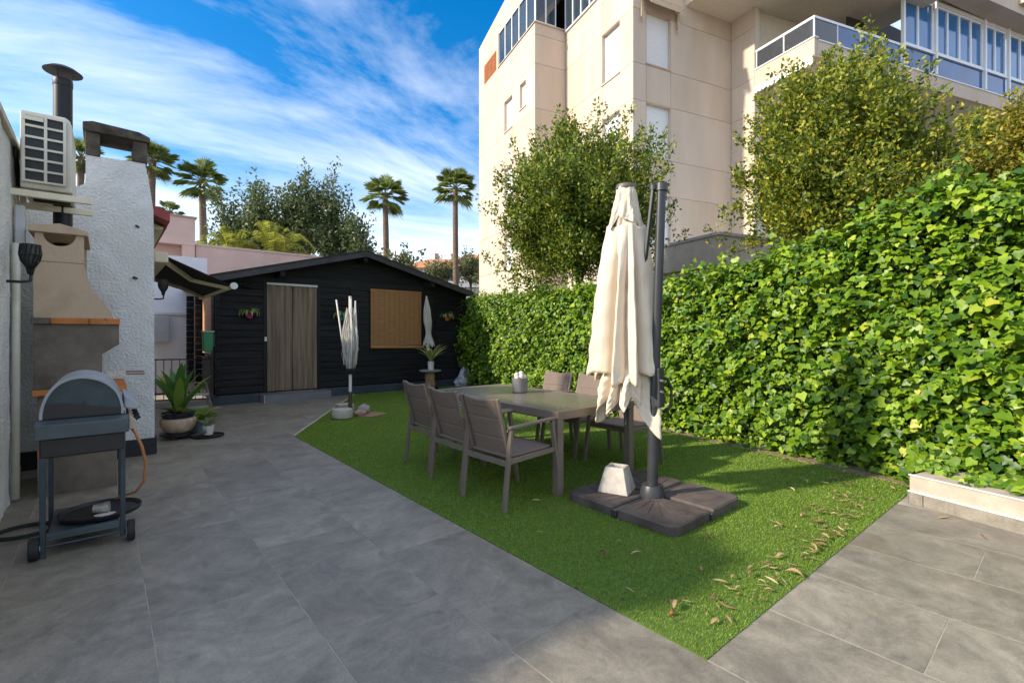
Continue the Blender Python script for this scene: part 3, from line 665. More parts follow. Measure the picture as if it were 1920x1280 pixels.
    en = MB(); en.add([(-1.44, 10.68, 0), (12, 10.68, 0), (12, 10.68, 16.2), (-1.44, 10.68, 16.2)], [(0, 1, 2, 3)]); en.add([(-1.44, 4.37, 16.6), (12, 4.37, 17.8), (12, 10.68, 17.8), (-1.44, 10.68, 16.4)], [(0, 1, 2, 3)]); en.add([(0, 0, 16.0), (12, 0, 16), (12, 4.37, 16), (0, 4.37, 16)], [(0, 1, 2, 3)]); P('end_wall', en, m_c)
    # right face q=0
    fr_ = lambda a, z, d: (a, d, z)
    hr = [(.56, 1.64, 10.66, 12.45), (.56, 1.64, 7.50, 9.30), (.56, 1.64, 4.4, 6.2)]
    face(fr_, 0, 4.64, 0, 16.0, hr, [.56, 1.66], JZ)
    for h in hr: shutter(fr_, h)
    # return wall p=4.64 and pillar
    frt = lambda a, z, d: (4.64 + d, -a, z)
    face(frt, 0, 1.01, 0, 13.2, [], [], JZ)
    # window awning on the right face
    aw = MB(); aw.add([(.42, -.02, 12.78), (1.86, -.02, 12.78), (1.86, -.34, 12.62), (.42, -.34, 12.62), (.42, -.02, 12.86), (1.86, -.02, 12.86), (1.86, -.36, 12.70), (.42, -.36, 12.70)], [(0, 1, 2, 3), (4, 5, 6, 7), (0, 4, 7, 3), (1, 5, 6, 2), (3, 2, 6, 7)])
    for i in range(12):
        a = .42 + 1.44 * i / 12; aw.add([(a, -.365, 12.66), (a + .12, -.365, 12.66), (a + .12, -.365, 12.50), (a + .06, -.365, 12.46), (a, -.365, 12.50)], [(0, 1, 2, 3, 4)])
    for a in (.33, 1.93): aw.bar((a, -.03, 12.15), (a, -.06, 12.75), .06, .05); aw.bar((a, -.05, 12.72), (a, -.36, 12.64), .06, .05); aw.add([(a - .06, -.08, 12.8), (a + .06, -.08, 12.8), (a + .05, -.12, 12.0), (a - .05, -.12, 12.0)], [(0, 1, 2, 3)])
    P('window_awning', aw, mat('ecru_canvas', (.52, .42, .30), .9, .1, 4))
    # soffit slab of the upper floor
    so = MB(); so.prism([(2.35, -.002), (2.35, -3.6), (4.64, -3.9), (10.2, -4.2), (10.2, 0), (4.64, -.0)], 'z', 13.12, 13.5); P('upper_slab', so, m_sof)
    us = MB(); us.prism([(2.3, -.003), (2.3, -3.66), (4.64, -3.96), (19, -4.9), (19, -4.1), (2.45, -3.4), (2.45, -.003)], 'z', 13.501, 14.6); P('upper_parapet', us, m_c)
    # wing frame
    ca_, sa_ = math.cos(R(-4.3)), math.sin(R(-4.3))
    def wg(w, z, d): return (4.64 + w * ca_ - d * sa_, -3.17 + w * sa_ + d * ca_, z)
    def wbox(mb, w0, w1, d0, d1, z0, z1):
        V = [wg(w, z, d) for z in (z0, z1) for d in (d0, d1) for w in (w0, w1)]
        mb.add(V, [(0, 2, 3, 1), (4, 5, 7, 6), (0, 1, 5, 4), (2, 6, 7, 3), (0, 4, 6, 2), (1, 3, 7, 5)])
    # balcony side (p=4.64) and front parapets, floor
    for (z0, z1) in ((10.22, 10.83), (7.1, 7.72)):
        sp = MB(); sp.box(4.64, 4.78, -3.17, -1.012, z0, z1); P('balcony_side', sp, m_c); fp = MB(); wbox(fp, .142, 13.5, 0, .14, z0 + .02, z1 - .08); P('balcony_front', fp, m_c)
        fl_ = MB(); wbox(fl_, .02, 13.5, .142, 3.3, z0 + .02, z0 + .22); P('balcony_floor', fl_, m_sof)
    cpg = MB(); cpg.box(4.61, 4.81, -3.20, -1.012, 10.831, 10.87); wbox(cpg, .18, 13.5, -.03, .17, 10.751, 10.79); P('parapet_cap', cpg, m_al)
    # glass railing
    rl = MB(); rl.box(4.66, 4.72, -3.16, -1.03, 11.47, 11.55); wbox(rl, .06, 4.35, .01, .07, 11.47, 11.55)
    for a in (-3.13, -2.1, -1.06): rl.box(4.67, 4.71, a - .02, a + .02, 10.871, 11.469)
    for w in (1.1, 2.2, 3.3, 4.3): wbox(rl, w - .02, w + .02, .02, .06, 10.79, 11.469)
    r0 = P('railing', rl, m_al)
    m_rg = mat('railing_glass', (.05, .055, .065), .06, .1, spec=.7)
    for a0, a1 in ((-3.10, -2.13), (-2.07, -1.09)):
        q = MB(); q.box(4.685, 4.695, a0, a1, 10.90, 11.46); P('glass_panel', q, m_rg, r0)
    for w0, w1 in ((.05, 1.07), (1.13, 2.17), (2.23, 3.27), (3.33, 4.27)):
        q = MB(); wbox(q, w0, w1, .035, .045, 10.82, 11.46); P('glass_panel', q, m_blue if w0 > 1 else m_rg, r0)
    # recessed back wall and doors of the balconies
    rw = MB(); wbox(rw, .2, 13.5, 2.3, 2.4, 3, 13.3); rw.box(4.66, 4.9, -1.01, -.6, 3, 13.1); P('recess_wall', rw, m_sof)
    dd = MB(); wbox(dd, 3.3, 4.25, 1.2, 1.26, 10.9, 13.0); P('balcony_screen', dd, mat('dark_screen', (.035, .035, .028), .5, .2))
    # enclosed part: posts, blue infill panels, window strip
    fw = lambda a, z, d: wg(a, z, d)
    for (w0, w1, n) in ((4.42, 6.10, 2), (6.26, 9.14, 4), (9.30, 10.72, 2), (10.95, 13.4, 3)):
        glazing(fw, w0, w1, 11.60, 13.38, n, mat('sky_glass', (.02, .14, .36), .05, .15, 1.5, spec=1.0), d=.08, mull=.085)  # blue of the reflected sky is put into the glass base colour
        q = MB(); wbox(q, w0 - .02, w1 + .02, .04, .06, 10.80, 11.52); P('infill_panel', q, m_blue)
        q = MB(); wbox(q, w0 - .05, w1 + .05, -.02, .10, 11.525, 11.598); P('sill_rail', q, m_al)
    for w in (4.36, 6.18, 9.22, 10.83):
        q = MB(); wbox(q, w - .05, w + .05, -.06, .04, 10.80, 13.5); P('post', q, m_al)
    hd = MB(); wbox(hd, 4.3, 13.5, .0, .3, 13.385, 13.52); P('head_rail', hd, m_al)
    # flowering boxes / stone band and the canopy of the next floor
    st = MB(); wbox(st, 6.3, 13.5, -.10, .10, 13.53, 13.80); P('stone_band', st, mat('stone_band', (.20, .16, .12), .9, .5, 6, .6, 20))
    bx = MB(); wbox(bx, 9.9, 13.5, -.9, .0, 13.81, 14.6); P('upper_balcony', bx, m_c)
    sc = MB()
    for i in range(14):    # scalloped awning under the balcony side
        a = -1.02 - i * .152; sc.add([(4.60, a, 10.215), (4.60, a - .152, 10.215), (4.60, a - .152, 10.03), (4.60, a - .076, 9.97), (4.60, a, 10.03)], [(0, 1, 2, 3, 4)]); sc.add([(4.60, a, 10.215), (4.60, a - .152, 10.215), (4.64, a - .152, 10.24), (4.64, a, 10.24)], [(0, 1, 2, 3)])
    P('scalloped_awning', sc, mat('white_canvas', (.80, .76, .68), .9, .05))
    # dark recess of the storeys below, kept inside the block
    dk = MB(); wbox(dk, 7.5, 8.3, 2.26, 2.299, 7.8, 10); P('lower_window', dk, m_gl); dk = MB(); wbox(dk, 8.35, 9.3, 2.26, 2.299, 7.8, 10); P('lower_shutter', dk, m_sh)
apartment()
# terrace canopy in front of the block
cn = thing('terrace_canopy', (10.731, 5.322, 0), 'grey-beige fascia of a flat terrace canopy showing above the hedge', 'canopy', rz=R(-15.3))
q = MB(); q.box(0, 6, 0, .12, 2.98, 3.70); q.box(0, .12, .1205, 6, 2.98, 3.70); part('fascia', q, mat('canopy_fascia', (.50, .42, .33), .9, .15, 2, .3, 30), cn, local=True)
q = MB(); q.box(.12, 6, .12, 6, 3.55, 3.68); part('roof_deck', q, m_white, cn, local=True)
q = MB(); q.box(.25, 6, .25, 6, 0, 3.5); part('terrace_wall', q, m_trim, cn, local=True)
q = MB(); q.box(-.03, 6, -.03, -.001, 3.66, 3.73); q.box(-.03, -.001, 0, 6, 3.66, 3.73); part('drip_edge', q, mat('drip', (.42, .38, .33), .8), cn, local=True)
# ------------------------------------------------------------------ trees
m_bark = mat('bark', (.10, .075, .05), .95, .35, 6, .8, 25, stretch=(4, 4, 1), bdist=.03)
def shoot_tree(name, base, cz, rx, rz, label, cat='tree', group=None, shoots=420, per=34, leaf=(.05, .09), cols=None, upright=.9, seed=0, trunk_r=.10, slen=.55, key='t', lump=.25):
    r = np.random.default_rng(seed)
    root = thing(name, base, label, cat, group); b = Vector(base)
    tb = MB(); c = Vector((base[0], base[1], cz))
    h = cz - rz * .55
    tb.tube([b, b + Vector((.04, .02, h * .5 - b.z * .5)), Vector((base[0], base[1], h))], [trunk_r, trunk_r * .85, trunk_r * .7], 8)
    part('trunk', tb, m_bark, root, smooth=True)
    P = []; D = []; lim = MB()
    dirs = unit(r.normal(0, 1, (shoots, 3))); dirs[:, 2] = np.where(dirs[:, 2] < -.75, -dirs[:, 2] * .5, dirs[:, 2])
    nb = max(24, shoots // 14); cen = unit(r.normal(0, 1, (nb, 3))); cen[:, 2] = np.where(cen[:, 2] < -.7, -cen[:, 2], cen[:, 2]); cr = r.uniform(.50, 1.0, nb); ci = r.integers(0, nb, shoots)
    vv = cen[ci] * cr[ci][:, None] + r.normal(0, .19, (shoots, 3)); inner = r.random(shoots) < .34; vv = np.where(inner[:, None], dirs * r.uniform(.2, .8, (shoots, 1)), vv)
    rad = np.linalg.norm(vv, axis=1); dirs = unit(vv)
    lumpf = 1 + lump * frac_noise(dirs[:, 0] * 2.2 + dirs[:, 1] * 1.7, dirs[:, 2] * 2.5, seed * .7)
    for i in range(shoots):
        d = dirs[i]; p0 = np.array([base[0] + d[0] * rx * rad[i] * lumpf[i], base[1] + d[1] * rx * rad[i] * lumpf[i], cz + d[2] * rz * rad[i] * lumpf[i]])
        sd_ = unit(d * .55 + np.array([0, 0, upright]) + r.normal(0, .28, 3)); L_ = slen * r.uniform(.6, 1.25) * (1.25 if d[2] > .4 else 1)
        m = int(per * r.uniform(.7, 1.2)); t = r.random(m) ** .8
        pos = p0 - sd_ * L_ * .5 + sd_[None] * (t * L_)[:, None] + r.normal(0, .085 * slen / .5, (m, 3)) * (1.15 - .75 * t)[:, None]
        P.append(pos); D.append(unit(sd_[None] * .7 + r.normal(0, .7, (m, 3))))
        if i < 46:
            lim.tube([Vector((base[0], base[1], h * r.uniform(.85, 1.0))), Vector((base[0], base[1], cz)).lerp(Vector(p0), .45) - Vector((0, 0, rz * .22)), Vector(p0)], [trunk_r * .38, trunk_r * .22, .008], 5)
    part('limbs', lim, m_bark, root, smooth=True)
    P = np.concatenate(P); D = np.concatenate(D); n = len(P)
    Nn = unit(unit(P - np.array([base[0], base[1], cz])) * .5 + r.normal(0, .8, (n, 3)) + np.array([0, 0, .3])); Nn = unit(Nn - D * np.sum(Nn * D, 1, keepdims=True))
    L_ = r.uniform(*leaf, n); me = leafmesh('crown', P - np.array(base), D, Nn, L_, L_ * .56, T_LEAF)
    tag(part('crown', me, leafmat('leaf_' + key, cols), root), kind='stuff'); return root
OLIVE = [(0, (.040, .080, .012)), (.45, (.100, .165, .018)), (.80, (.23, .285, .024)), (.95, (.36, .36, .03)), (1, (.50, .42, .04))]
shoot_tree('garden_tree', (7.95, 7.10, 0), 3.78, 1.58, 1.68, 'rounded leafy tree behind the hedge in front of the cream corner', group='round trees behind the ivy hedge', seed=3, cols=OLIVE, key='olive', shoots=1900, per=62, leaf=(.055, .10))
shoot_tree('garden_tree', (9.62, 2.62, 0), 4.05, 1.32, 1.55, 'largest yellow-green tree behind the hedge below the balcony', group='round trees behind the ivy hedge', seed=5, cols=[(0, (.045, .085, .012)), (.4, (.115, .17, .018)), (.75, (.26, .295, .024)), (.93, (.40, .37, .03)), (1, (.55, .45, .04))], key='olive2', shoots=2000, per=62, leaf=(.055, .10))
shoot_tree('garden_tree', (13.3, .50, 0), 4.45, 1.15, 1.15, 'small yellowish tree at the right end above the hedge', group='round trees behind the ivy hedge', seed=8, cols=[(0, (.11, .13, .015)), (.5, (.22, .22, .022)), (1, (.45, .37, .04))], key='olive3', shoots=1000, per=58, leaf=(.06, .105))
# evergreen stand behind the pink wall
EVG = [(0, (.060, .095, .036)), (.6, (.12, .165, .062)), (1, (.19, .22, .09))]
ev = [(5.5, 30.9, 6.4, 1.25, 2.3), (6.65, 29.8, 6.7, 1.05, 2.5), (7.75, 29.0, 6.8, 1.0, 2.6), (8.6, 28.1, 7.3, .85, 3.0), (9.75, 27.3, 7.0, .95, 2.7), (10.75, 26.4, 5.6, 1.15, 2.0)]
lbl = ['leftmost grey-green evergreen behind the pink wall beside the palm', 'second evergreen from the left behind the pink wall', 'third evergreen from the left behind the pink wall', 'tallest pointed evergreen in the clump behind the cabin', 'slender evergreen right of the tallest one behind the cabin', 'low rightmost evergreen of the clump sloping behind the cabin ridge']
for i, (x, y, cz, rx, rz) in enumerate(ev):
    shoot_tree('evergreen_tree', (x, y, 0), cz, rx, rz, lbl[i], group='evergreens behind the pink wall', seed=20 + i, cols=EVG, key='evg', shoots=190, per=26, leaf=(.13, .26), slen=1.3, trunk_r=.18, upright=1.5, lump=.3)
for i, (x, y, cz, rx, rz, lb) in enumerate([(31.0, 50.5, 8.6, 2.2, 1.3, 'pale olive tree in front of the distant orange roofs'), (33.8, 47.6, 8.9, 1.6, 1.7, 'bushy tree left of the lamp mast before the distant building'), (15.0, 31.0, 5.4, 2.2, 1.5, 'dark green bush at the foot of the middle palm')]):
    shoot_tree('distant_tree', (x, y, 0), cz, rx, rz, lb, group='trees in the middle distance', seed=40 + i, cols=[(0, (.08, .10, .04)), (1, (.20, .22, .09))], key='dist', shoots=160, per=20, leaf=(.2, .4), slen=1.2, trunk_r=.2)
# palms
m_ptr = mat('palm_trunk', (.17, .12, .08), .95, .3, 4, .8, 12, stretch=(1, 1, 3), bdist=.06)
def palm(loc, cz, rc, label, seed, tr=.24, nf=38):
    r = random.Random(seed); root = thing('palm_tree', loc, label, 'palm', 'fan palms on the skyline')
    t = MB(); n = 14; t.tube([(loc[0] + .15 * math.sin(i / n * 2 + seed), loc[1], cz * i / n) for i in range(n + 1)], [tr * (1.15 - .3 * i / n) * (1 + .05 * (i % 2)) for i in range(n + 1)], 10)
    part('trunk', t, m_ptr, root, smooth=60)
    tx = loc[0] + .15 * math.sin(2 + seed); c = MB(); stalks = MB()
    for i in range(nf):
        az = i * 2.39996 + r.uniform(-.2, .2); el = 1.30 - 2.05 * (i / nf) + r.uniform(-.28, .28)
        d = Vector((math.cos(az) * math.cos(el), math.sin(az) * math.cos(el), math.sin(el))); base = Vector((tx, loc[1], cz - .1))
        hub = base + d * rc * r.uniform(.30, .56); side = d.cross(Vector((0, 0, 1))).normalized(); up = side.cross(d)
        stalks.tube([base, hub], .025, 4)
        L_ = rc * r.uniform(.50, .66); k = 15
        for j in range(k):
            a = (j / (k - 1) - .5) * 2.0; dd = (d * math.cos(a) + side * math.sin(a)).normalized(); w = L_ * .036; s2 = dd.cross(up).normalized()
            tip = hub + dd * L_ * (1 - .15 * abs(a)) - Vector((0, 0, L_ * .16 * r.uniform(.5, 1.6))); mid = hub + dd * L_ * .55
            V = [hub, mid + s2 * w, tip, mid - s2 * w]; c.add(V, [(0, 1, 2), (0, 2, 3)])
    part('fronds', stalks, mat('palm_stalk', (.16, .15, .05), .7), root); part('crown', c, leafmat('palm_leaf', [(0, (.10, .15, .035)), (.6, (.18, .24, .055)), (1, (.28, .31, .09))], .45, .45), root)
palm((5.22, 40.15, 0), 12.2, 1.8, 'tallest-trunked fan palm left of the evergreens above the pink wall', 1)
palm((17.0, 35.4, 0), 12.25, 1.95, 'fan palm standing alone right of the evergreens behind the cabin ridge', 2)
palm((20.14, 30.12, 0), 12.3, 1.75, 'fan palm beside the lamp mast next to the apartment block', 3, tr=.22)
palm((2.45, 39.8, 0), 12.9, 1.6, 'fan palm half hidden by the white chimney wall', 4)
palm((-1.45, 48.4, 0), 14.6, 1.7, 'small far palm peeping out between the air conditioner and chimney', 5)
palm((4.0, 49.05, 0), 11.6, 1.1, 'tiny far palm tuft over the pink outbuilding parapet', 6, nf=30)
# yellow-green fountain palms behind the pink wall
def fountain(loc, top, rad, label, seed):
    r = random.Random(seed); root = thing('fountain_palm', loc, label, 'palm shrub', 'yellow-green shrubs behind the pink wall'); c = MB(); s = MB()
    for i in range(38):
        az = r.uniform(0, 6.283); o = r.uniform(.15, 1); n = 7; pts = []; hh = r.uniform(1.7, 2.9)
        for j in range(n + 1):
            t = j / n; pts.append(Vector((loc[0] + math.cos(az) * rad * o * t, loc[1] + math.sin(az) * rad * o * t, top - 2.2 + hh * (1 - .45 * o) * math.sin(t * (1.5 + o * 1.1)))))
        s.tube(pts, .02, 3, cap=False)
        for j in range(2, n + 1):
            for k in range(5):
                p = pts[j - 1].lerp(pts[j], k / 5); 
                for sg in (-1, 1):
                    d = Vector((-math.sin(az) * sg, math.cos(az) * sg, -.35 + r.uniform(-.2, .2))).normalized() * r.uniform(.30, .50); w = Vector((math.cos(az), math.sin(az), .2)) * .022
                    c.add([p - w, p + w, p + d], [(0, 1, 2)])
    st = MB(); st.tube([(loc[0], loc[1], 0), (loc[0], loc[1], top - 2.1)], .12, 6); part('stem', st, m_bark, root); part('fronds', s, mat('palm_stalk', (.16, .15, .05)), root)
    tag(part('crown', c, leafmat('fountain_leaf', [(0, (.20, .26, .03)), (.6, (.36, .40, .05)), (1, (.52, .50, .09))], .5, .45), root), kind='stuff')
fountain((4.55, 25.6, 0), 6.1, 2.2, 'yellow-green fountain palm left of the others above the pink wall', 1)
fountain((6.1, 24.6, 0), 6.5, 2.2, 'largest yellow-green fountain palm in front of the evergreens', 2)
fountain((3.4, 26.6, 0), 5.7, 1.6, 'low yellow-green palm next to the pink outbuilding corner', 3)
# distant building with orange roofs
fbld = thing('distant_building', (38, 61, 0), 'distant grey-white building with orange hipped roofs beyond the cabin', 'building', rz=R(-40.3))
mo = mat('orange_roof', (.48, .20, .08), .8, .15, 1.5, .3, 5, stretch=(6, 1, 1)); mw = mat('far_wall', (.52, .50, .50), .9, .05)
def fbx(name, x0, x1, y0, y1, z0, z1, m, par=fbld):
    q = MB(); q.box(x0, x1, y0, y1, z0, z1); return part(name, q, m, par, local=True)
fbx('wall', -6.0, 7.2, 0, 9, 0, 11.05, mw); fbx('wall', 2.0, 6.0, 3, 8, 11.06, 12.9, mw)
q = MB(); q.add([(-6.4, -.5, 11.06), (7.6, -.5, 11.06), (7.6, 9.4, 11.06), (-6.4, 9.4, 11.06), (-2.6, 4, 13.0), (4.0, 4, 13.0)], [(0, 1, 5, 4), (1, 2, 5), (2, 3, 4, 5), (3, 0, 4)]); part('roof', q, mo, fbld, local=True)
q = MB(); q.add([(1.8, 2.6, 12.7), (6.4, 2.6, 12.7), (6.4, 8.2, 12.7), (1.8, 8.2, 12.7), (3.4, 5, 13.9), (4.8, 5, 13.9)], [(0, 1, 5, 4), (1, 2, 5), (2, 3, 4, 5), (3, 0, 4)]); part('roof', q, mo, fbld, local=True)
for x in (-1.6, 1.0): fbx('chimney', x, x + .55, 3.8, 4.4, 12.6, 13.9, mat('chimney_brown', (.25, .17, .13), .9))
for x in (1.2, 3.4, 5.6): fbx('window', x, x + 1.5, -.03, .05, 9.2, 10.5, mat('far_glass', (.05, .10, .18), .1))
fbx('balcony', .8, 7.4, -.6, -.04, 8.2, 9.0, mat('far_balcony', (.42, .42, .45), .9))
# lamp mast
lm = thing('lamp_mast', (22.2, 33.6, 0), 'thin grey lamp mast with cross arm beside the right-hand palm', 'lamp post')
q = MB(); q.tube([(22.2, 33.6, 0), (22.2, 33.6, 12.4)], [.08, .05], 8); part('pole', q, mat('galvanised', (.35, .36, .37), .5, .1, metal=.3), lm)
q = MB(); q.bar((21.5, 34.15, 12.45), (22.95, 33.0, 12.45), .09, .08); q.bar((21.4, 34.2, 12.5), (21.75, 33.95, 12.5), .22, .10); part('cross_arm', q, mat('galvanised', (.35, .36, .37)), lm)
# ------------------------------------------------------------------ dining set
m_tau = mat('taupe_aluminium', (.160, .128, .102), .42, .08, 8, spec=.5)
m_slg = mat('taupe_sling', (.165, .125, .098), .85, .10, 60, .25, 400, bdist=.002)
def make_chair():
    ch = thing('garden_armchair', (0, 0, 0), 'x', 'chair', 'taupe garden armchairs round the table')
    for s in (-1, 1):
        y = .268 * s
        q = MB(); q.bar((-.305, y, 0), (-.235, y, .635), .042, .026, (1, 0, 0)); part('leg', q, m_tau, ch, bevel=.004)
        q = MB(); q.bar((.335, y, 0), (.235, y, .652), .042, .026, (1, 0, 0)); part('leg', q, m_tau, ch, bevel=.004)
        q = MB(); q.bar((-.262, y, .650), (.262, y, .672), .045, .022); part('armrest', q, m_tau, ch, bevel=.005)
        q = MB(); q.bar((-.265, y * .99, .385), (.275, y * .99, .405), .024, .04); part('seat_rail', q, m_tau, ch, bevel=.004)
        q = MB(); q.bar((-.215, .232 * s, .39), (-.345, .232 * s, .885), .03, .026, (1, 0, 0)); part('back_post', q, m_tau, ch, bevel=.004)
    q = MB(); q.bar((-.268, -.255, .372), (-.268, .255, .372), .026, .045); part('crossbar', q, m_tau, ch, bevel=.003)
    q = MB(); q.bar((.262, -.255, .392), (.262, .255, .392), .026, .036); part('crossbar', q, m_tau, ch, bevel=.003)
    def seat(u, v):
        x = -.235 + .505 * u; y = -.235 + .47 * v; return (x, y, .425 - .018 * math.sin(math.pi * u) * math.sin(math.pi * v) + .012 * u)
    q = MB(); q.grid(seat, 10, 10); o = part('seat', q, m_slg, ch, smooth=True); o.modifiers.new('s', 'SOLIDIFY').thickness = .022
    q = MB()
    def bk_(u, v):
        t = v; gr_ = sum(math.exp(-((t - c) / .010) ** 2) for c in (.33, .66)); x = -.193 - .145 * t - .02 * math.sin(math.pi * u) + .007 * gr_; y = -.217 + .434 * u
        return (x, y, .40 + .485 * t - .022 * math.sin(math.pi * u) * max(0, t - .66) / .34)
    q.grid(bk_, 10, 72); o = part('backrest', q, m_slg, ch, smooth=True); md = o.modifiers.new('s', 'SOLIDIFY'); md.thickness = .022; md.offset = 0
    q = MB(); q.tube([(-.318 - .028 * math.sin(math.pi * i / 8), -.232 + .464 * i / 8, .835 - .02 * math.sin(math.pi * i / 8)) for i in range(9)], .010, 6); part('back_rail', q, m_tau, ch, smooth=True)
    return ch
proto = make_chair()
seats = [((2.66, 3.16), 2, 'nearest taupe armchair on the patio side of the table, its right arm towards the parasol'), ((2.70, 3.77), -1, 'middle taupe armchair of the three with backs to the patio'), ((2.80, 4.47), -3, 'farthest taupe armchair of the three with backs to the patio, nearest the cabin'),
         ((4.30, 4.50), 180, 'taupe armchair on the hedge side seen beside the ribbed planter'), ((4.32, 3.90), 181, 'middle taupe armchair on the hedge side, left of the parasol canopy'), ((4.34, 3.22), 178, 'taupe armchair on the hedge side mostly hidden behind the parasol')]
for i, ((x, y), a, lb) in enumerate(seats):
    c = proto if i == 0 else copy_tree(proto); c.location = (x, y, .006); c.rotation_euler = (0, 0, R(a)); c['label'] = lb
tb = thing('dining_table', (3.5, 3.93, 0), 'long taupe metal garden table with speckled glass top on the lawn', 'table')
TX0, TX1, TY0, TY1 = 2.955, 4.04, 2.875, 4.99
for x in (TX0 + .036, TX1 - .036):
    for y in (TY0 + .036, TY1 - .036):
        q = MB(); q.box(x - .035, x + .035, y - .035, y + .035, .004, .655); part('leg', q, m_tau, tb, bevel=.005)
q = MB(); q.box(TX0, TX0 + .07, TY0, TY1, .656, .728); q.box(TX1 - .07, TX1, TY0, TY1, .656, .728); q.box(TX0 + .0705, TX1 - .0705, TY0, TY0 + .07, .656, .728); q.box(TX0 + .0705, TX1 - .0705, TY1 - .07, TY1, .656, .728)
part('frame', q, m_tau, tb, bevel=.003)
q = MB(); q.box(TX0 + .0715, TX1 - .0715, TY0 + .0715, (TY0 + TY1) / 2 - .002, .718, .7265); q.box(TX0 + .0715, TX1 - .0715, (TY0 + TY1) / 2 + .002, TY1 - .0715, .718, .7265)
part('glass_top', q, mat('speckled_glass', (.15, .132, .100), .22, .12, 45, .12, 120, col2=(.215, .19, .148), spec=.5, bdist=.002), tb)
# planter with cactus on the table
pn = thing('ribbed_planter', (3.62, 4.13, .728), 'grey ribbed planter with pale woolly cactus on the glass table', 'planter')
q = MB(); q.lathe([(.070, 0), (.082, .01), (.092, .15), (.094, .165), (.086, .165), (.084, .14), (0.001, .138)], (3.62, 4.13, .728), 64, flute=.016, fn=26); part('pot', q, mat('grey_ceramic', (.21, .20, .195), .5, .1, 4), pn, smooth=40)
for (dx_, dy_, h, r) in ((-.03, .02, .085, .030), (.03, .01, .10, .032), (.0, -.03, .07, .028), (-.055, -.02, .05, .022), (.05, -.03, .055, .022)):
    q = MB(); c = (3.62 + dx_, 4.13 + dy_, .728 + .14); q.lathe([(r * .8, 0), (r, h * .4), (r * .9, h * .8), (r * .4, h)], c, 24, flute=.06, fn=12); part('cactus_stem', q, mat('woolly_white', (.62, .58, .50), .95, .2, 40, .6, 150, col2=(.76, .72, .66)), pn, smooth=60)
# ------------------------------------------------------------------ cantilever parasol
PX, PY = 3.42, 2.255
um = thing('cantilever_parasol', (PX, PY, 0), 'closed cream cantilever parasol on a charcoal mast with dark weighted base', 'parasol')
m_char = mat('charcoal_paint', (.032, .034, .037), .42, .12, 6)
m_slab = mat('weathered_slab', (.060, .046, .040), .8, .25, 5, .25, 60, col2=(.105, .082, .070), bdist=.004, stretch=(1, 1, 1))
cx, cy = 3.455, 2.275
def slab(sx, sy):
    def f(px, py): return (cx + sx * px, cy + sy * py)
    a, b, r = .03, .505, .075
    if sy: pass
    out = [(a, a), (b, a), (b, b - r), (b - r * .3, b - r * .3), (b - r, b), (a, b)]
    q = MB(); pts = [f(*p) for p in out]; q.prism(pts, 'z', .008, .070)
    ins = [f(a + .012, a + .012), f(b - .012, a + .012), f(b - .012, b - r - .004), f(b - r * .3 - .012, b - r * .3 - .012), f(b - r - .004, b - .012), f(a + .012, b - .012)]
    n = 6; q.V += [(x, y, .070) for x, y in pts] + [(x, y, .080) for x, y in ins]; o = len(q.V) - 12
    q.F += [tuple(range(o + 6, o + 12))] + [(o + i, o + (i + 1) % 6, o + 6 + (i + 1) % 6, o + 6 + i) for i in range(6)]
    w = part('base_slab', q, m_slab, um)
    rd = MB()
    for t in (.16, .30, .44, .58, .72, .86):     # raised fan ridges
        an = t * math.pi / 2; p0 = f(a + .10 * math.cos(an) + .03, a + .10 * math.sin(an) + .03); e = min(.40 / max(math.cos(an), math.sin(an)), .46); p1 = f(a + e * math.cos(an), a + e * math.sin(an))
        rd.bar((p0[0], p0[1], .080), (p1[0], p1[1], .080), .012, .007)
    part('ridges', rd, m_slab, w)
for sx in (-1, 1):
    for sy in (-1, 1): slab(sx, sy)
q = MB(); q.box(cx - .52, cx + .52, cy - .024, cy + .024, .012, .064); part('cross_frame', q, m_char, um, bevel=.003)
q = MB(); q.box(cx - .0235, cx + .0235, cy - .52, cy - .0245, .012, .063); q.box(cx - .0235, cx + .0235, cy + .0245, cy + .52, .012, .063); part('cross_frame', q, m_char, um, bevel=.003)
q = MB(); q.lathe([(.10, .064), (.10, .10), (.083, .155), (.078, .165), (.001, .166)], (PX, PY, 0), 28); part('mast_socket', q, m_char, um, smooth=40)
TOPX, TOPY = PX + .058, PY - .048
q = MB(); q.tube([(PX, PY, .165), (PX + .006, PY - .005, .62)], .044, 20); part('mast_foot', q, m_char, um, smooth=40)
q = MB(); q.tube([(PX + .006, PY - .005, .60), (TOPX, TOPY, 2.575)], .041, 20, sx=.82); part('mast', q, m_char, um, smooth=40)
q = MB(); q.tube([(TOPX, TOPY, 2.565), (TOPX + .001, TOPY - .001, 2.625)], [.050, .048], 20); q.tube([(TOPX - .04, TOPY + .05, 2.575), (TOPX - .04, TOPY + .05, 2.615)], .032, 12); part('mast_cap', q, m_char, um, smooth=40)
AX, AY = 3.405, 2.505     # canopy axis
q = MB(); q.bar((TOPX - .05, TOPY + .045, 2.58), (3.40, 2.345, 1.74), .024, .034, (1, 0, 0)); part('arm', q, m_char, um, bevel=.004)
q = MB(); q.bar((PX + .02, PY - .045, .80), (PX + .03, PY - .03, 1.12), .075, .085, (1, 0, 0)); q.bar((PX + .012, PY - .02, .78), (PX + .012, PY + .07, .92), .05, .08); part('crank_housing', q, m_char, um, bevel=.012)
hd = MB(); hx, hy = PX + .075, PY - .075
hd.tube([(hx - .03, hy + .02, 1.045), (hx + .01, hy - .01, 1.03), (hx + .035, hy - .03, .96), (hx + .037, hy - .032, .86), (hx + .02, hy - .02, .79), (hx - .02, hy + .015, .76)], .012, 8); part('crank_handle', hd, m_black, um, smooth=True)
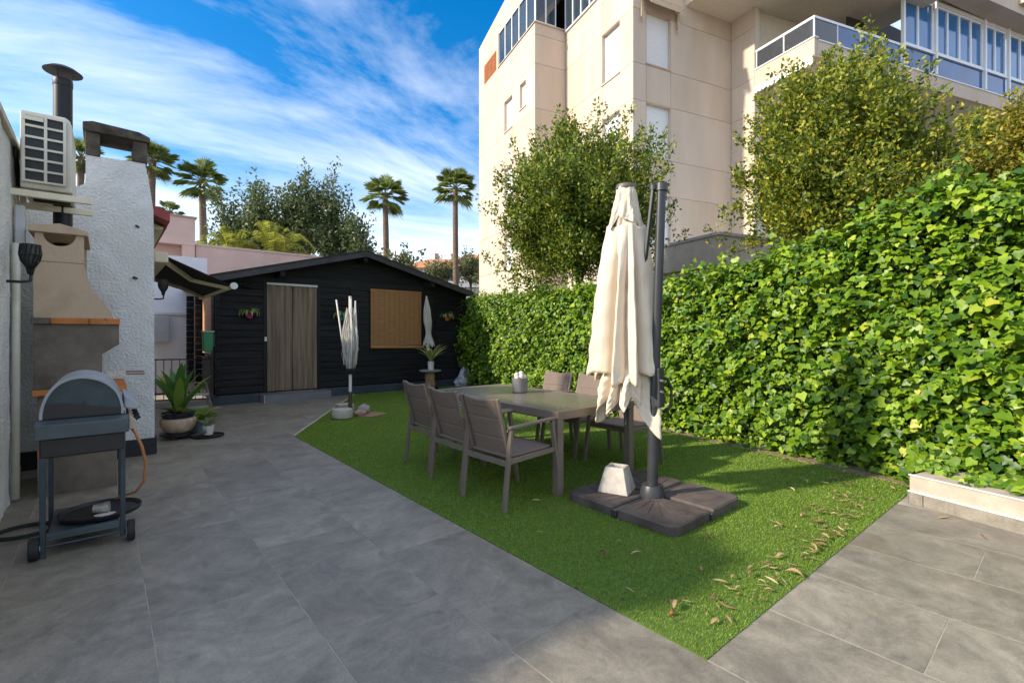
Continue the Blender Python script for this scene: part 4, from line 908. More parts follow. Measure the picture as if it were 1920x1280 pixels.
for zz in (.93, 1.02):
    q = MB(); q.tube([(PX + .0, PY - .075, zz), (PX - .006, PY - .10, zz)], .010, 8); part('bolt', q, m_steel, um)
# canopy: folded cloth in layers
m_cnv = mat('cream_canvas', (.66, .56, .43), .9, .05, 5, .25, 260, bdist=.002, col3=(.60, .505, .385), s3=2.5)
def lamp_(u, k): # sharp fold profile
    return abs((u * k) % 1.0 * 2 - 1)
def cloth(z_top, z_hem, prof, folds, depth, hem, seed, twist=0.0):
    q = MB(); nv = 40; nu = 192
    def f(u, v):
        z0 = z_top + (z_hem - z_top) * v
        r = np.interp(z0, prof[0][::-1], prof[1][::-1])
        w = u + .030 * math.sin(6.283 * u * 3 + seed) + .012 * math.sin(6.283 * u * 7 + 2 * seed) + twist * v + .01 * math.sin(v * 4 + u * 20)
        k1 = lamp_(w, folds); k1 = k1 ** .9; sec = .5 + .5 * math.sin(6.283 * (w * folds * 2 + .15 * seed))
        d = depth * min(1, v * 2.2 + .12); z0 = z_top + (z_hem + hem(u, k1) - z_top) * v; rr = r * (1 - d * (1 - k1) - .13 * d * sec * (v ** .5)) * (1 + .07 * math.sin(6.283 * u * 2 + seed * 2) * v + .05 * math.sin(6.283 * u * 5 + seed))
        a = 6.283 * u; rr *= 1 + .018 * math.sin(a * 23 + v * 11 + seed) * v + .012 * math.sin(v * 37 + a * 6); z = z0 + .012 * math.sin(a * 5 + v * 9 + seed)
        return (AX + rr * math.cos(a), AY + rr * math.sin(a), z)
    q.grid(f, nu, nv, closed=True); o = part('canopy_cloth', q, m_cnv, um, smooth=True); m = o.modifiers.new('s', 'SOLIDIFY'); m.thickness = .003; return o
cloth(2.30, 1.06, ((2.30, 2.0, 1.6, 1.06), (.160, .225, .285, .335)), 9, .46, lambda u, k: .05 * math.sin(6.283 * u * 3) - .07 * k * k, 1.0, .02)
cloth(1.14, .74, ((1.14, .98, .74), (.17, .285, .325)), 9, .42, lambda u, k: .10 * math.sin(6.283 * u * 2 + 1.0) - .13 * k + .05 * math.sin(6.283 * u * 5 + .7) + .06, 2.6, .05)
cloth(2.64, 2.34, ((2.64, 2.55, 2.34), (.082, .105, .178)), 8, .34, lambda u, k: .06 * math.sin(6.283 * u * 2.0 + .4) - .07 * k + .03 * math.sin(u * 38), 4.2)
cloth(2.46, 1.9, ((2.46, 2.3, 1.9), (.10, .140, .17)), 6, .3, lambda u, k: 0, 3.3)
q = MB(); q.lathe([(.085, 2.632), (.088, 2.645), (.080, 2.668), (.001, 2.672)], (AX, AY, 0), 24); part('canopy_cap', q, mat('cap_brown', (.10, .085, .07), .5), um, smooth=40)
q = MB(); q.tube([(AX, AY, .62), (AX, AY, 2.64)], .018, 8); part('canopy_pole', q, m_char, um)
for i in range(8):
    a = 6.283 * i / 8; q = MB(); q.tube([(AX + .05 * math.cos(a), AY + .05 * math.sin(a), 2.45), (AX + .13 * math.cos(a), AY + .13 * math.sin(a), .98)], .008, 5); part('rib', q, m_char, um)
# concrete block on the base
bk = MB(); b0 = .128; b1 = .078; ox, oy = 3.30, 2.52; V = []
for z, h in ((.0805, b0), (.285, b1)):
    for (sx, sy) in ((-1, -1), (1, -1), (1, 1), (-1, 1)): V.append((ox + sx * h * math.cos(.35) - sy * h * math.sin(.35), oy + sx * h * math.sin(.35) + sy * h * math.cos(.35), z))
for h in (.05, .035):
    z = .285 if h == .05 else .235
    for (sx, sy) in ((-1, -1), (1, -1), (1, 1), (-1, 1)): V.append((ox + sx * h * math.cos(.35) - sy * h * math.sin(.35), oy + sx * h * math.sin(.35) + sy * h * math.cos(.35), z))
bk.add(V, [(0, 1, 2, 3)] + [(i, (i + 1) % 4, (i + 1) % 4 + 4, i + 4) for i in range(4)] + [(i + 4, (i + 1) % 4 + 4, (i + 1) % 4 + 8, i + 8) for i in range(4)] + [(i + 8, (i + 1) % 4 + 8, (i + 1) % 4 + 12, i + 12) for i in range(4)] + [(12, 13, 14, 15)])
solo('concrete_block', bk, mat('pale_concrete', (.46, .42, .36), .9, .15, 12, .5, 60, col3=(.36, .32, .27), s3=6), (ox, oy, .08), 'pale tapered concrete block standing on the parasol base', 'block', bevel=.006)
# ------------------------------------------------------------------ air conditioner, flue, oven, grill on the left
ac = thing('air_conditioner', (-.38, 6.0, 2.63), 'ivory air conditioner outdoor unit on wall brackets at upper left', 'air conditioner')
q = MB(); q.prism([(-.545, 2.635), (-.22, 2.635), (-.22, 3.22), (-.235, 3.27), (-.265, 3.295), (-.545, 3.285)], 'y', 5.752, 6.45); part('casing', q, m_ivory, ac, bevel=.012)
q = MB(); q.box(-.522, -.268, 5.742, 5.7515, 2.69, 3.25); part('coil', q, m_black, ac)
q = MB()
for i in range(7): z = 2.69 + .56 * i / 6; q.box(-.530, -.262, 5.722, 5.741, z - .009, z + .009)
for x in (-.523, -.388, -.268): q.box(x - .010, x + .010, 5.7215, 5.7405, 2.69, 3.25)
part('grille', q, m_ivory, ac)
q = MB(); q.box(-.525, -.40, 5.712, 5.7205, 3.20, 3.235); part('handle_recess', q, m_ivory, ac)
q = MB(); q.tube([(-.56, 6.2, 2.75), (-.585, 6.1, 2.72), (-.59, 5.95, 2.9), (-.59, 5.9, 3.0)], .02, 8); part('refrigerant_pipe', q, m_black, ac, smooth=True)
for y in (5.74, 6.3):
    b_ = thing('wall_bracket', (-.60, y, 2.58), 'near cream wall bracket under the air conditioner' if y < 6 else 'far cream wall bracket under the air conditioner', 'bracket', 'brackets carrying the air conditioner')
    q = MB(); q.box(-.60, -.09, y - .02, y + .02, 2.555, 2.61); part('arm', q, m_cream, b_, bevel=.004)
    q = MB(); q.box(-.596, -.556, y - .02, y + .02, 2.6105 if y > 6 else 2.50, 3.05); part('back_plate', q, m_cream, b_) if y > 6 else part('back_plate', MB().box(-.642, -.6005, y - .03, y + .03, 2.50, 3.10), m_cream, b_)
for y in (5.9, 6.2):
    q = MB(); q.box(-.50, -.25, y - .02, y + .02, 2.6105, 2.634); part('rubber_foot', q, m_black, ac)
cd = MB(); cd.box(-.585, -.525, 5.86, 5.93, 2.16, 2.50); solo('cable_trunking', cd, mat('grey_trunking', (.55, .57, .58), .5, .05), (-.56, 5.9, 2.16), 'pale grey cable trunking on the wall below the air conditioner', 'trunking', bevel=.006)
dp = MB(); dp.tube([(-.565, 5.75, 2.155), (-.57, 5.75, 2.05), (-.56, 5.70, 1.95), (-.565, 5.70, .03)], .026, 10); solo('drain_pipe', dp, m_ivory, (-.56, 5.7, 0), 'cream drain pipe running down the left stucco wall', 'pipe', smooth=True)
fl = thing('flue_pipe', (-.305, 6.35, 2.1), 'black metal flue pipe with conical rain cap beside the chimney', 'flue')
m_flue = mat('flue_metal', (.010, .0105, .012), .5, .25, 3, spec=.35)
q = MB(); q.tube([(-.31, 6.35, 2.06), (-.31, 6.35, 3.85)], .071, 24); part('pipe', q, m_flue, fl, smooth=40)
q = MB(); q.lathe([(.073, 0), (.075, .01), (.075, .05), (.073, .06)], (-.31, 6.35, 3.78), 24); part('collar', q, m_flue, fl, smooth=40)
for i in range(3):
    a = i * 2.1; q = MB(); q.bar((-.31 + .068 * math.cos(a), 6.35 + .068 * math.sin(a), 3.83), (-.31 + .075 * math.cos(a), 6.35 + .075 * math.sin(a), 3.925), .012, .003); part('cap_strap', q, m_flue, fl)
q = MB(); q.lathe([(.146, 3.915), (.148, 3.92), (.10, 3.955), (.03, 3.985), (.001, 3.99)], (-.31, 6.35, 0), 32); part('rain_cap', q, m_flue, fl, smooth=40)
# masonry barbecue oven: side towards the camera, open front to the right
ov = thing('masonry_barbecue', (-.2, 6.1, 0), 'sand-coloured masonry barbecue oven with curved hood against the white wall', 'barbecue oven')
m_sand = mat('sand_concrete', (.50, .375, .255), .9, .14, 3, .4, 50, col3=(.40, .295, .20), s3=3)
m_grime = mat('grimy_concrete', (.125, .10, .078), .9, .25, 3, .3, 40, col2=(.20, .165, .13))
m_brick = mat('orange_brick', (.46, .165, .045), .85, .2, 6, .3, 50, objvar=.12)
OY0, OY1 = 5.72, 6.62
hood = [(-.462, 1.535)]
for i in range(15):
    t = i / 14; hood.append((.070 - .215 * (math.sin(t * 1.5708) ** .85) * 1.0 if True else 0, 1.535 + .48 * t))
hood = [(-.462, 1.535)] + [(np.interp(t, [0, .12, .3, .5, .72, 1], [.062, .045, -.01, -.075, -.125, -.142]), 1.535 + .48 * t) for t in [i / 16 for i in range(17)]] + [(-.462, 2.015)]
q = MB(); q.prism(hood, 'y', OY0, OY1); part('hood', q, m_sand, ov, smooth=40)
nk = [(-.455, 2.02), (-.142, 2.02), (-.142, 2.262)]
arc = [(-.30 + .105 * math.cos(a), 2.262 - .105 * math.sin(a) * 1.0) for a in [math.pi * i / 12 for i in range(13)]]
nk = [(-.455, 2.02), (-.142, 2.02), (-.142, 2.262)] + arc + [(-.455, 2.262)]
q = MB(); q.prism(nk, 'y', OY0 + .005, OY0 + .05); part('smoke_collar', q, m_sand, ov); q = MB(); q.prism(nk, 'y', OY1 - .05, OY1 - .005); part('smoke_collar', q, m_sand, ov)
q = MB(); q.prism([(-.495, 2.264), (-.115, 2.264), (-.115, 2.305), (-.30, 2.35), (-.495, 2.31)], 'y', OY0 - .03, OY1 + .03); part('hood_cap', q, m_sand, ov, bevel=.005)
for i, (a, b, mm) in enumerate(((-.475, -.36, m_grime), (-.356, -.11, m_brick), (-.106, -.0, m_brick), (.004, .105, m_brick))):
    q = MB(); q.box(a, b, OY0 - .03, OY1 + .03, 1.482, 1.534); part('mantel_brick', q, mm, ov, bevel=.004)
side = [(-.462, .92), (-.022, .92), (-.022, 1.21), (.10, 1.30), (.10, 1.481), (-.462, 1.481)]
for a, b in ((OY0, OY0 + .08), (OY1 - .08, OY1)):
    q = MB(); q.prism(side, 'y', a, b); part('cheek', q, m_grime, ov, bevel=.004)
q = MB(); q.box(-.462, -.40, OY0 + .081, OY1 - .081, .92, 1.481); part('firebox_back', q, m_brick, ov)
for i in range(4):
    a = OY0 - .03 + i * .24; q = MB(); q.box(-.47, .155, a, a + .236, .868, .918); part('counter_brick', q, m_brick, ov, bevel=.004)
for a, b in ((OY0 + .02, OY0 + .13), (OY1 - .13, OY1 - .02)):
    q = MB(); q.box(-.44, .085, a, b, .0, .866); part('pedestal', q, m_grime, ov, bevel=.004)
q = MB(); q.box(-.44, .09, OY0 + .01, OY1 - .01, .34, .40); part('shelf_brick', q, m_brick, ov, bevel=.004)
# grill tools lying on the counter
for i, (y, lb) in enumerate(((5.78, 'wooden handled grill tongs on the oven counter'), (5.86, 'dark handled spatula on the oven counter'))):
    t_ = thing('grill_tool', (.10, y, .92), lb, 'grill tool', 'tools on the oven counter')
    q = MB(); q.bar((.02, y, 1.02 + i * .018), (.15, y, 1.02 + i * .018), .02, .012); part('blade', q, m_cream, t_); q = MB(); q.bar((.151, y, 1.02 + i * .018), (.29, y, 1.015 + i * .018), .022, .014); part('handle', q, mat('tool_wood', (.20, .12, .07), .7), t_, bevel=.004)
    q = MB(); q.box(.03, .05, y - .01, y + .01, .919, 1.014 + i * .018); part('rest', q, m_cream, t_)
# gas grill cart
gr = thing('gas_grill', (-.1, 4.5, 0), 'blue-grey gas grill cart with domed lid and two wheels at left', 'grill')
m_teal = mat('teal_enamel', (.048, .066, .074), .34, .2, 5, col3=(.06, .09, .11), s3=3)
m_leg = mat('dark_teal_tube', (.022, .038, .050), .4, .2, 6)
m_rim = mat('grey_alloy', (.30, .32, .35), .45, .12, 6)
GY0, GY1 = 4.155, 4.78
for x, y, z0 in ((-.296, GY0, .0), (.092, GY0, .04), (-.296, GY1, .0), (.092, GY1, .04)):
    q = MB(); q.box(x - .014, x + .014, y, y + .026, z0, .742); part('leg', q, m_leg, gr, bevel=.004)
q = MB(); q.box(-.277, .073, GY0 + .002, GY1 + .028, .105, .122); q.box(-.277, .073, GY0 + .002, GY0 + .012, .1225, .15); part('bottom_shelf', q, m_teal, gr, bevel=.002)
for x, w in ((-.335, .05), (.135, .042)):
    q = MB(); q.tube([(x - w / 2, GY0 + .015, .068), (x + w / 2, GY0 + .015, .068)], .068, 24); t_ = part('wheel', q, mat('black_rubber', (.012, .012, .012), .7), gr, bevel=.008); q = MB(); q.tube([(x - w / 2 - .004, GY0 + .015, .068), (x + w / 2 + .004, GY0 + .015, .068)], .022, 12); part('hub', q, m_rim, t_)
q = MB(); q.tube([(-.31, GY0 + .015, .068), (.114, GY0 + .015, .068)], .008, 6); part('axle', q, m_leg, gr)
q = MB(); q.box(-.312, .105, GY0 - .002, GY1 + .03, .62, .742); part('fire_box', q, m_black, gr, bevel=.01)
# side tray with perforations
q = MB(); q.prism([(GY0 - .07, .748), (GY0 - .07, .835), (GY0 - .02, .857), (GY0 + .03, .857), (GY0 + .03, .748)], 'x', -.327, .122); part('side_tray', q, m_rim if False else m_teal, gr, bevel=.004)
for i in range(22):
    x = -.26 + i * .0165; q = MB(); q.box(x - .004, x + .004, GY0 - .012, GY0 + .018, .8571, .8585); part('vent_slot', q, m_black, gr)
q = MB(); q.box(-.312, .105, GY0 + .031, GY1 + .03, .743, .86); part('burner_box', q, m_black, gr, bevel=.006)
def lidprof(s=1.0, o=0.0):
    pts = [(-.312, .862)]
    ctrl = [(-.312, .89), (-.302, .955), (-.272, 1.035), (-.215, 1.10), (-.13, 1.128), (-.04, 1.112), (.03, 1.065), (.075, 1.0), (.096, .92), (.098, .89), (.098, .862)]
    sm = []
    for i in range(len(ctrl) - 2):
        p0, p1, p2, p3 = [np.array(ctrl[max(0, min(len(ctrl) - 2, i + k))]) for k in (-1, 0, 1, 2)]
        for t in (0, .2, .4, .6, .8): sm.append(tuple(.5 * (2 * p1 + (p2 - p0) * t + (2 * p0 - 5 * p1 + 4 * p2 - p3) * t * t + (3 * p1 - p0 - 3 * p2 + p3) * t ** 3)))
    return [( -.107 + (x + .107) * s, .862 + (z - .862) * s) for x, z in pts + sm + ctrl[-2:]]
q = MB(); q.prism(lidprof(.93), 'y', GY0 + .026, GY0 + .034); sp = part('lid_side', q, mat('dark_enamel', (.026, .050, .064), .18, .25, 5, col3=(.03, .05, .06), s3=3), gr)
q = MB(); q.prism([(-.285, .863), (.075, .863), (.080, .905), (-.02, .918), (-.09, .935), (-.10, .965), (-.125, .94), (-.20, .955), (-.287, .95)], 'y', GY0 + .0245, GY0 + .0258); part('lid_reflection', q, m_black, gr)  # dark jagged reflection on the lid side, built as a black sheet
A_, B_ = lidprof(1.0), lidprof(.93); n = len(A_); q = MB()
V = [(x, GY0 + .012, z) for x, z in A_] + [(x, GY0 + .012, z) for x, z in B_] + [(x, GY1 + .04, z) for x, z in A_] + [(x, GY0 + .04, z) for x, z in B_]
F = []
for i in range(n - 1): F += [(i, i + 1, n + i + 1, n + i), (i, 2 * n + i, 2 * n + i + 1, i + 1), (n + i, n + i + 1, 3 * n + i + 1, 3 * n + i)]
F.append(tuple(range(2 * n, 3 * n))); q.add(V, F); part('lid', q, m_rim, gr, smooth=40)
q = MB(); q.prism([(.098, .985), (.16, .94), (.185, .90), (.178, .875), (.11, .885), (.10, .90)], 'y', GY0 + .06, GY1 - .06); part('lid_handle', q, m_rim, gr, bevel=.01)
q = MB(); q.prism([(.124, .855), (.165, .80), (.17, .755), (.124, .752)], 'y', GY0 + .0, GY1); part('control_panel', q, mat('beige_panel', (.45, .38, .30), .5), gr, bevel=.005)
for i in range(3):
    y = GY0 + .12 + i * .18; q = MB(); q.tube([(.15, y, .80), (.185, y, .825)], .018, 12); part('knob', q, m_black, gr, smooth=40)
hs = MB(); hs.tube([(.135, 4.3, .75), (.165, 4.28, .70), (.20, 4.28, .60), (.222, 4.30, .48), (.215, 4.34, .34), (.17, 4.40, .26), (.06, 4.48, .215)], .010, 8); solo('gas_hose', hs, mat('orange_rubber', (.42, .18, .07), .5), (.2, 4.3, .3), 'orange gas hose hanging from the grill', 'hose', smooth=True)
ty = MB(); ty.lathe([(.20, 0), (.225, .012), (.232, .035), (.222, .037), (.21, .016), (.001, .014)], (-.02, 4.50, .1225), 36); solo('round_tray', ty, m_black, (-.02, 4.5, .1225), 'round black tray on the lower shelf of the grill', 'tray', smooth=40)
cu = MB(); cu.tube([(-.06, 4.47, .168), (.0, 4.455, .172), (.025, 4.45, .174)], [.030, .034, .036], 16); solo('metal_cup', cu, mat('dull_tin', (.50, .47, .42), .4, .3, 20, metal=.5), (-.02, 4.46, .137), 'small dull metal cup lying in the black tray', 'cup', smooth=40)
pp = MB(); pp.prism([(.0 + .06 * math.cos(a) * (1 + .15 * math.sin(3 * a)), 4.40 + .04 * math.sin(a)) for a in [i * .6283 for i in range(10)]], 'z', .137, .139); solo('paper_scrap', pp, m_trim, (0, 4.4, .137), 'scrap of white paper in the black tray', 'paper')
hb = MB(); hb.tube([(-.42 + .16 * math.cos(a), 4.75 + .14 * math.sin(a), .012 + .002 * a) for a in [i * .3 for i in range(40)]], .009, 6); solo('coiled_hose', hb, mat('dark_green_rubber', (.014, .022, .018), .6), (-.42, 4.75, 0), 'dark coiled hose on the paving beside the stucco wall', 'hose', smooth=True)
# torch-shaped wall lantern
def lantern(loc, label, s=1.0):
    t_ = thing('wall_lantern', loc, label, 'lantern', 'black wall lanterns'); x, y, z = loc
    q = MB(); q.tube([(x - .13 * s, y, z), (x - .05 * s, y, z), (x, y, z + .01 * s), (x + .005 * s, y, z + .06 * s)], .011 * s, 8); part('bracket', q, m_black, t_, smooth=True)
    for i in range(12):
        a = 6.283 * i / 12; q = MB(); q.tube([(x + r * s * math.cos(a + tw), y + r * s * math.sin(a + tw), z + h * s) for r, h, tw in ((.012, .06, 0), (.022, .11, .2), (.055, .17, .4), (.064, .22, .6), (.058, .29, .8))], .005 * s, 4); part('cage_bar', q, m_black, t_)
    for r, h in ((.064, .215), (.058, .29), (.03, .125)):
        q = MB(); q.tube([(x + r * s * math.cos(6.283 * i / 20), y + r * s * math.sin(6.283 * i / 20), z + h * s) for i in range(21)], .006 * s, 5); part('cage_ring', q, m_black, t_)
    q = MB(); q.lathe([(.02, .12), (.045, .18), (.05, .22), (.046, .285), (.001, .286)], (x, y, z), 16); qq = MB(); qq.V = [(x + (v[0] - x) * s, y + (v[1] - y) * s, z + (v[2] - z) * s) for v in q.V]; qq.F = q.F; part('shade', qq, mat('lantern_shade', (.05, .05, .055), .5), t_, smooth=40)
lantern((-.445, 5.30, 1.80), 'black torch-shaped wall lantern on the left stucco wall')
lantern((.60, 7.98, 1.86), 'black wall lantern on the house side under the awning', .9)
# ------------------------------------------------------------------ awning
aw = thing('retractable_awning', (.62, 9.2, 2.4), 'black retractable awning with cream folding arms left of the cabin', 'awning')
q = MB(); q.box(.50, .66, 8.0, 11.2, 2.36, 2.50); part('cassette', q, m_cream, aw, bevel=.02)
q = MB(); q.add([(.66, 8.1, 2.455), (1.42, 8.1, 2.115), (1.42, 11.15, 2.115), (.66, 11.15, 2.455)], [(0, 1, 2, 3)]); o = part('fabric', q, mat('black_canvas', (.010, .010, .011), .9), aw); o.modifiers.new('s', 'SOLIDIFY').thickness = .004
q = MB(); q.tube([(1.45, 8.03, 2.10), (1.45, 11.22, 2.10)], .034, 14); part('front_bar', q, m_cream, aw, smooth=40)
q = MB(); q.tube([(1.45, 8.025, 2.10), (1.45, 8.06, 2.10)], .05, 16); part('end_cap', q, m_trim, aw, smooth=40)
for y, e in ((8.25, 1), (10.9, -1)):
    q = MB(); q.bar((.67, y, 2.385), (1.02, y + e * .55, 2.215), .04, .06); q.bar((1.02, y + e * .55, 2.215), (1.43, y + e * .1, 2.085), .038, .055); part('folding_arm', q, m_cream, aw, bevel=.006)
# ------------------------------------------------------------------ potted plants by the chimney wall
def strap_plant(mb, c, n, L0, L1, w, seed, up=.9, droop=.5, k=6):
    r = random.Random(seed)
    for i in range(n):
        az = i * 2.4 + r.uniform(-.3, .3); L_ = r.uniform(L0, L1); e = up * r.uniform(.75, 1.15); pts = []; p = Vector(c); el = e
        for j in range(k + 1):
            t = j / k; pts.append(p.copy()); p = p + Vector((math.cos(az) * math.cos(el), math.sin(az) * math.cos(el), math.sin(el))) * (L_ / k); el -= droop * r.uniform(.5, 1.4) / k * (1 + t)
        sd_ = Vector((-math.sin(az), math.cos(az), 0)); V = []; F = []
        for j, q_ in enumerate(pts):
            t = j / k; ww = w * (math.sin(math.pi * min(1, .12 + .88 * t)) ** .7 if t < 1 else .02) * r.uniform(.9, 1.1)
            V += [q_ - sd_ * ww, q_ - Vector((0, 0, ww * .35)), q_ + sd_ * ww]
        for j in range(k): F += [(3 * j, 3 * j + 1, 3 * j + 4, 3 * j + 3), (3 * j + 1, 3 * j + 2, 3 * j + 5, 3 * j + 4)]
        mb.add(V, F)
    return mb
bp = thing('bowl_planter', (.75, 7.80, 0), 'terracotta bowl planter with dark rim and broad-leaved plant by the white wall', 'potted plant')
q = MB(); q.lathe([(.12, .02), (.16, .05), (.195, .11), (.205, .17), (.195, .205), (.175, .215), (.001, .213)], (.75, 7.80, .06), 48, flute=.014, fn=24); part('bowl', q, mat('worn_terracotta', (.42, .30, .20), .8, .2, 8, .4, 30, col2=(.52, .40, .28)), bp, smooth=50)
q = MB(); q.lathe([(.16, .2755), (.18, .285), (.195, .345), (.185, .352), (.17, .30), (.001, .298)], (.75, 7.80, 0), 36); part('inner_pot', q, mat('navy_glaze', (.012, .012, .03), .25), bp, smooth=40)
q = MB(); q.lathe([(.17, .035), (.205, .05), (.21, .079), (.001, .0795)], (.75, 7.80, 0), 32); part('saucer', q, m_black, bp, smooth=40)
for i in range(3):
    q = MB(); a = i * 2.1; q.tube([(.75 + .12 * math.cos(a), 7.8 + .12 * math.sin(a), .0), (.75 + .12 * math.cos(a), 7.8 + .12 * math.sin(a), .036)], .02, 8); part('caster', q, mat('red_caster', (.15, .03, .03), .6), bp)
lf = strap_plant(MB(), (.75, 7.80, .31), 16, .48, .80, .060, 3, 1.32, .6); part('leaves', lf, leafmat('broad_leaf', [(0, (.04, .12, .03)), (.6, (.09, .21, .035)), (.9, (.18, .28, .04)), (1, (.36, .38, .07))], .35, .25), bp, smooth=True)
lf = strap_plant(MB(), (.76, 7.78, .30), 14, .22, .36, .035, 9, .75, 1.0); part('leaves', lf, leafmat('young_leaf', [(0, (.07, .15, .02)), (.7, (.16, .24, .03)), (1, (.36, .36, .07))], .4, .3), bp, smooth=True)
sp_ = thing('small_planter', (1.07, 7.64, 0), 'small white pot with dark anchor mark and spiky plant on a tray', 'potted plant')
q = MB(); q.lathe([(.05, 0), (.055, .004), (.072, .11), (.074, .125), (.066, .125), (.001, .118)], (1.07, 7.64, .028), 28); part('pot', q, mat('white_glaze', (.62, .60, .55), .4, .08), sp_, smooth=40)
q = MB(); nx, ny = -.815, -.58; an = Vector((1.07 + nx * .0, 7.64, .085)); fx = Vector((ny, -nx, 0)); c0 = Vector((1.07 + nx * .0655 * .0 - .052, 7.64 - .046, .085))
c0 = Vector((1.07 - .61 * .0695, 7.64 - .79 * .0695, .088)); tx_ = Vector((.79, -.61, 0))
q.bar(c0 + Vector((0, 0, -.022)), c0 + Vector((0, 0, .024)), .005, .006); q.bar(c0 - tx_ * .012 + Vector((0, 0, .014)), c0 + tx_ * .012 + Vector((0, 0, .014)), .004, .004)
q.tube([c0 + tx_ * (.018 * math.cos(a)) + Vector((0, 0, -.006 + .018 * math.sin(a))) for a in [math.pi + math.pi * i / 8 for i in range(9)]], .003, 4); part('anchor_mark', q, m_black, sp_)
lf = strap_plant(MB(), (1.07, 7.64, .13), 22, .12, .24, .014, 4, .95, .5); part('leaves', lf, leafmat('aloe_leaf', [(0, (.08, .15, .05)), (1, (.24, .3, .10))], .4, .2), sp_, smooth=True)
q = MB(); q.lathe([(.16, .001), (.185, .008), (.19, .026), (.182, .027), (.17, .012), (.001, .011)], (1.07, 7.64, 0), 36); solo('plant_tray', q, m_black, (1.07, 7.64, 0), 'round black tray under the small white pot', 'tray', smooth=40)
bp2 = thing('broadleaf_pot', (1.02, 8.05, 0), 'low pot with drooping broad leaves behind the small white planter', 'potted plant')
q = MB(); q.lathe([(.07, 0), (.09, .15), (.095, .17), (.001, .165)], (1.02, 8.05, 0), 20); part('pot', q, mat('blue_grey_pot', (.10, .16, .19), .5), bp2, smooth=40); lf = strap_plant(MB(), (1.02, 8.05, .16), 9, .28, .42, .07, 12, 1.0, 1.5); part('leaves', lf, leafmat('young_leaf', []), bp2, smooth=True)
# folding step stool, railing, green box
so = thing('step_stool', (1.2, 9.0, 0), 'old metal step stool with grey treads behind the potted plants', 'step stool')
m_rust = mat('worn_metal', (.16, .14, .12), .6, .3, 8)
for p0, p1 in (((1.33, 8.95, .0), (1.24, 9.05, .62)), ((.98, 8.95, .0), (.98, 9.05, .62)), ((1.33, 9.35, .0), (1.24, 9.12, .60)), ((.98, 9.35, .0), (.98, 9.12, .60))):
    q = MB(); q.tube([p0, p1], .011, 8); part('leg', q, m_rust, so)
q = MB(); q.tube([(.98, 9.05, .62), (1.24, 9.05, .62)], .011, 8); part('handle', q, m_rust, so)
for z in (.22, .42): q = MB(); q.box(.99, 1.27, 8.98, 9.16, z, z + .022); part('tread', q, mat('grey_tread', (.30, .30, .28), .8, .2, 8), so, bevel=.004)
rl = thing('iron_railing', (1.1, 11.2, 0), 'black iron railing between the house and the cabin', 'railing')
q = MB(); q.bar((.5, 11.5, .90), (1.58, 11.0, .90), .03, .022); part('top_rail', q, m_black, rl); q = MB(); q.bar((.5, 11.5, .12), (1.58, 11.0, .12), .03, .022); part('bottom_rail', q, m_black, rl)
for i in range(10):
    t = i / 9; q = MB(); x, y = .5 + 1.08 * t, 11.5 - .5 * t; q.bar((x, y, .0 if i in (0, 9) else .131), (x, y, .888), .014, .014); part('baluster', q, m_black, rl)
gb = thing('green_box', (1.52, 10.62, 1.05), 'bright green letter-box style bin hung on the cabin corner', 'box')
q = MB(); q.prism([(1.42, 1.06), (1.57, 1.06), (1.585, 1.42), (1.41, 1.42)], 'y', 10.66, 10.86); part('bin', q, mat('green_plastic', (.01, .20, .07), .4, .1), gb, bevel=.015); q = MB(); q.box(1.40, 1.595, 10.65, 10.87, 1.421, 1.45); part('lid', q, mat('grey_plastic', (.4, .4, .4), .5), gb, bevel=.006); q = MB(); q.box(1.586, 1.63, 10.73, 10.79, 1.15, 1.40); part('hanger', q, m_black, gb)
# ------------------------------------------------------------------ things in front of the cabin
def wallpot(x, z, colr, pot, label, seed):
    t_ = thing('wall_flowerpot', (x, CY - .14, z - .1), label, 'flowerpot', 'flowerpots hung on the cabin front')
    q = MB(); q.lathe([(.055, 0), (.075, .09), (.082, .12), (.001, .118)], (x, CY - .125, z - .1), 20); part('pot', q, mat(pot, colr, .5, .1), t_, smooth=40)
    q = MB(); q.bar((x, CY - .06, z), (x, CY - .02, z), .05, .02); q.tube([(x + .085 * math.cos(a), CY - .125 + .085 * math.sin(a), z - .01) for a in [i * .3307 for i in range(20)]], .005, 4); part('hanger', q, m_black, t_)
    lf = strap_plant(MB(), (x, CY - .125, z), 40, .20, .34, .020, seed, 1.0, 2.4); part('leaves', lf, leafmat('spider_leaf', [(0, (.18, .28, .06)), (.6, (.34, .42, .12)), (1, (.6, .6, .3))], .45, .3), t_, smooth=True)
wallpot(2.20, 1.80, (.33, .02, .10), 'magenta_pot', 'magenta flowerpot with trailing plant left of the cabin door', 1); wallpot(4.06, 1.80, (.01, .16, .16), 'teal_pot', 'teal flowerpot on the cabin behind the folded clothes dryer', 2); wallpot(6.86, 1.83, (.50, .09, .03), 'orange_pot', 'orange flowerpot with trailing plant right of the bamboo blind', 3)
lt_ = thing('wall_spotlight', (2.18, CY - .03, 2.33), 'small white wall light beside the top of the cabin door', 'light')
q = MB(); q.box(2.15, 2.21, CY - .06, CY - .027, 2.315, 2.365); part('bracket', q, m_trim, lt_); q = MB(); q.tube([(2.105, CY - .085, 2.34), (2.255, CY - .085, 2.34)], [.03, .03], 10); part('lamp_head', q, m_dark, lt_, smooth=40)
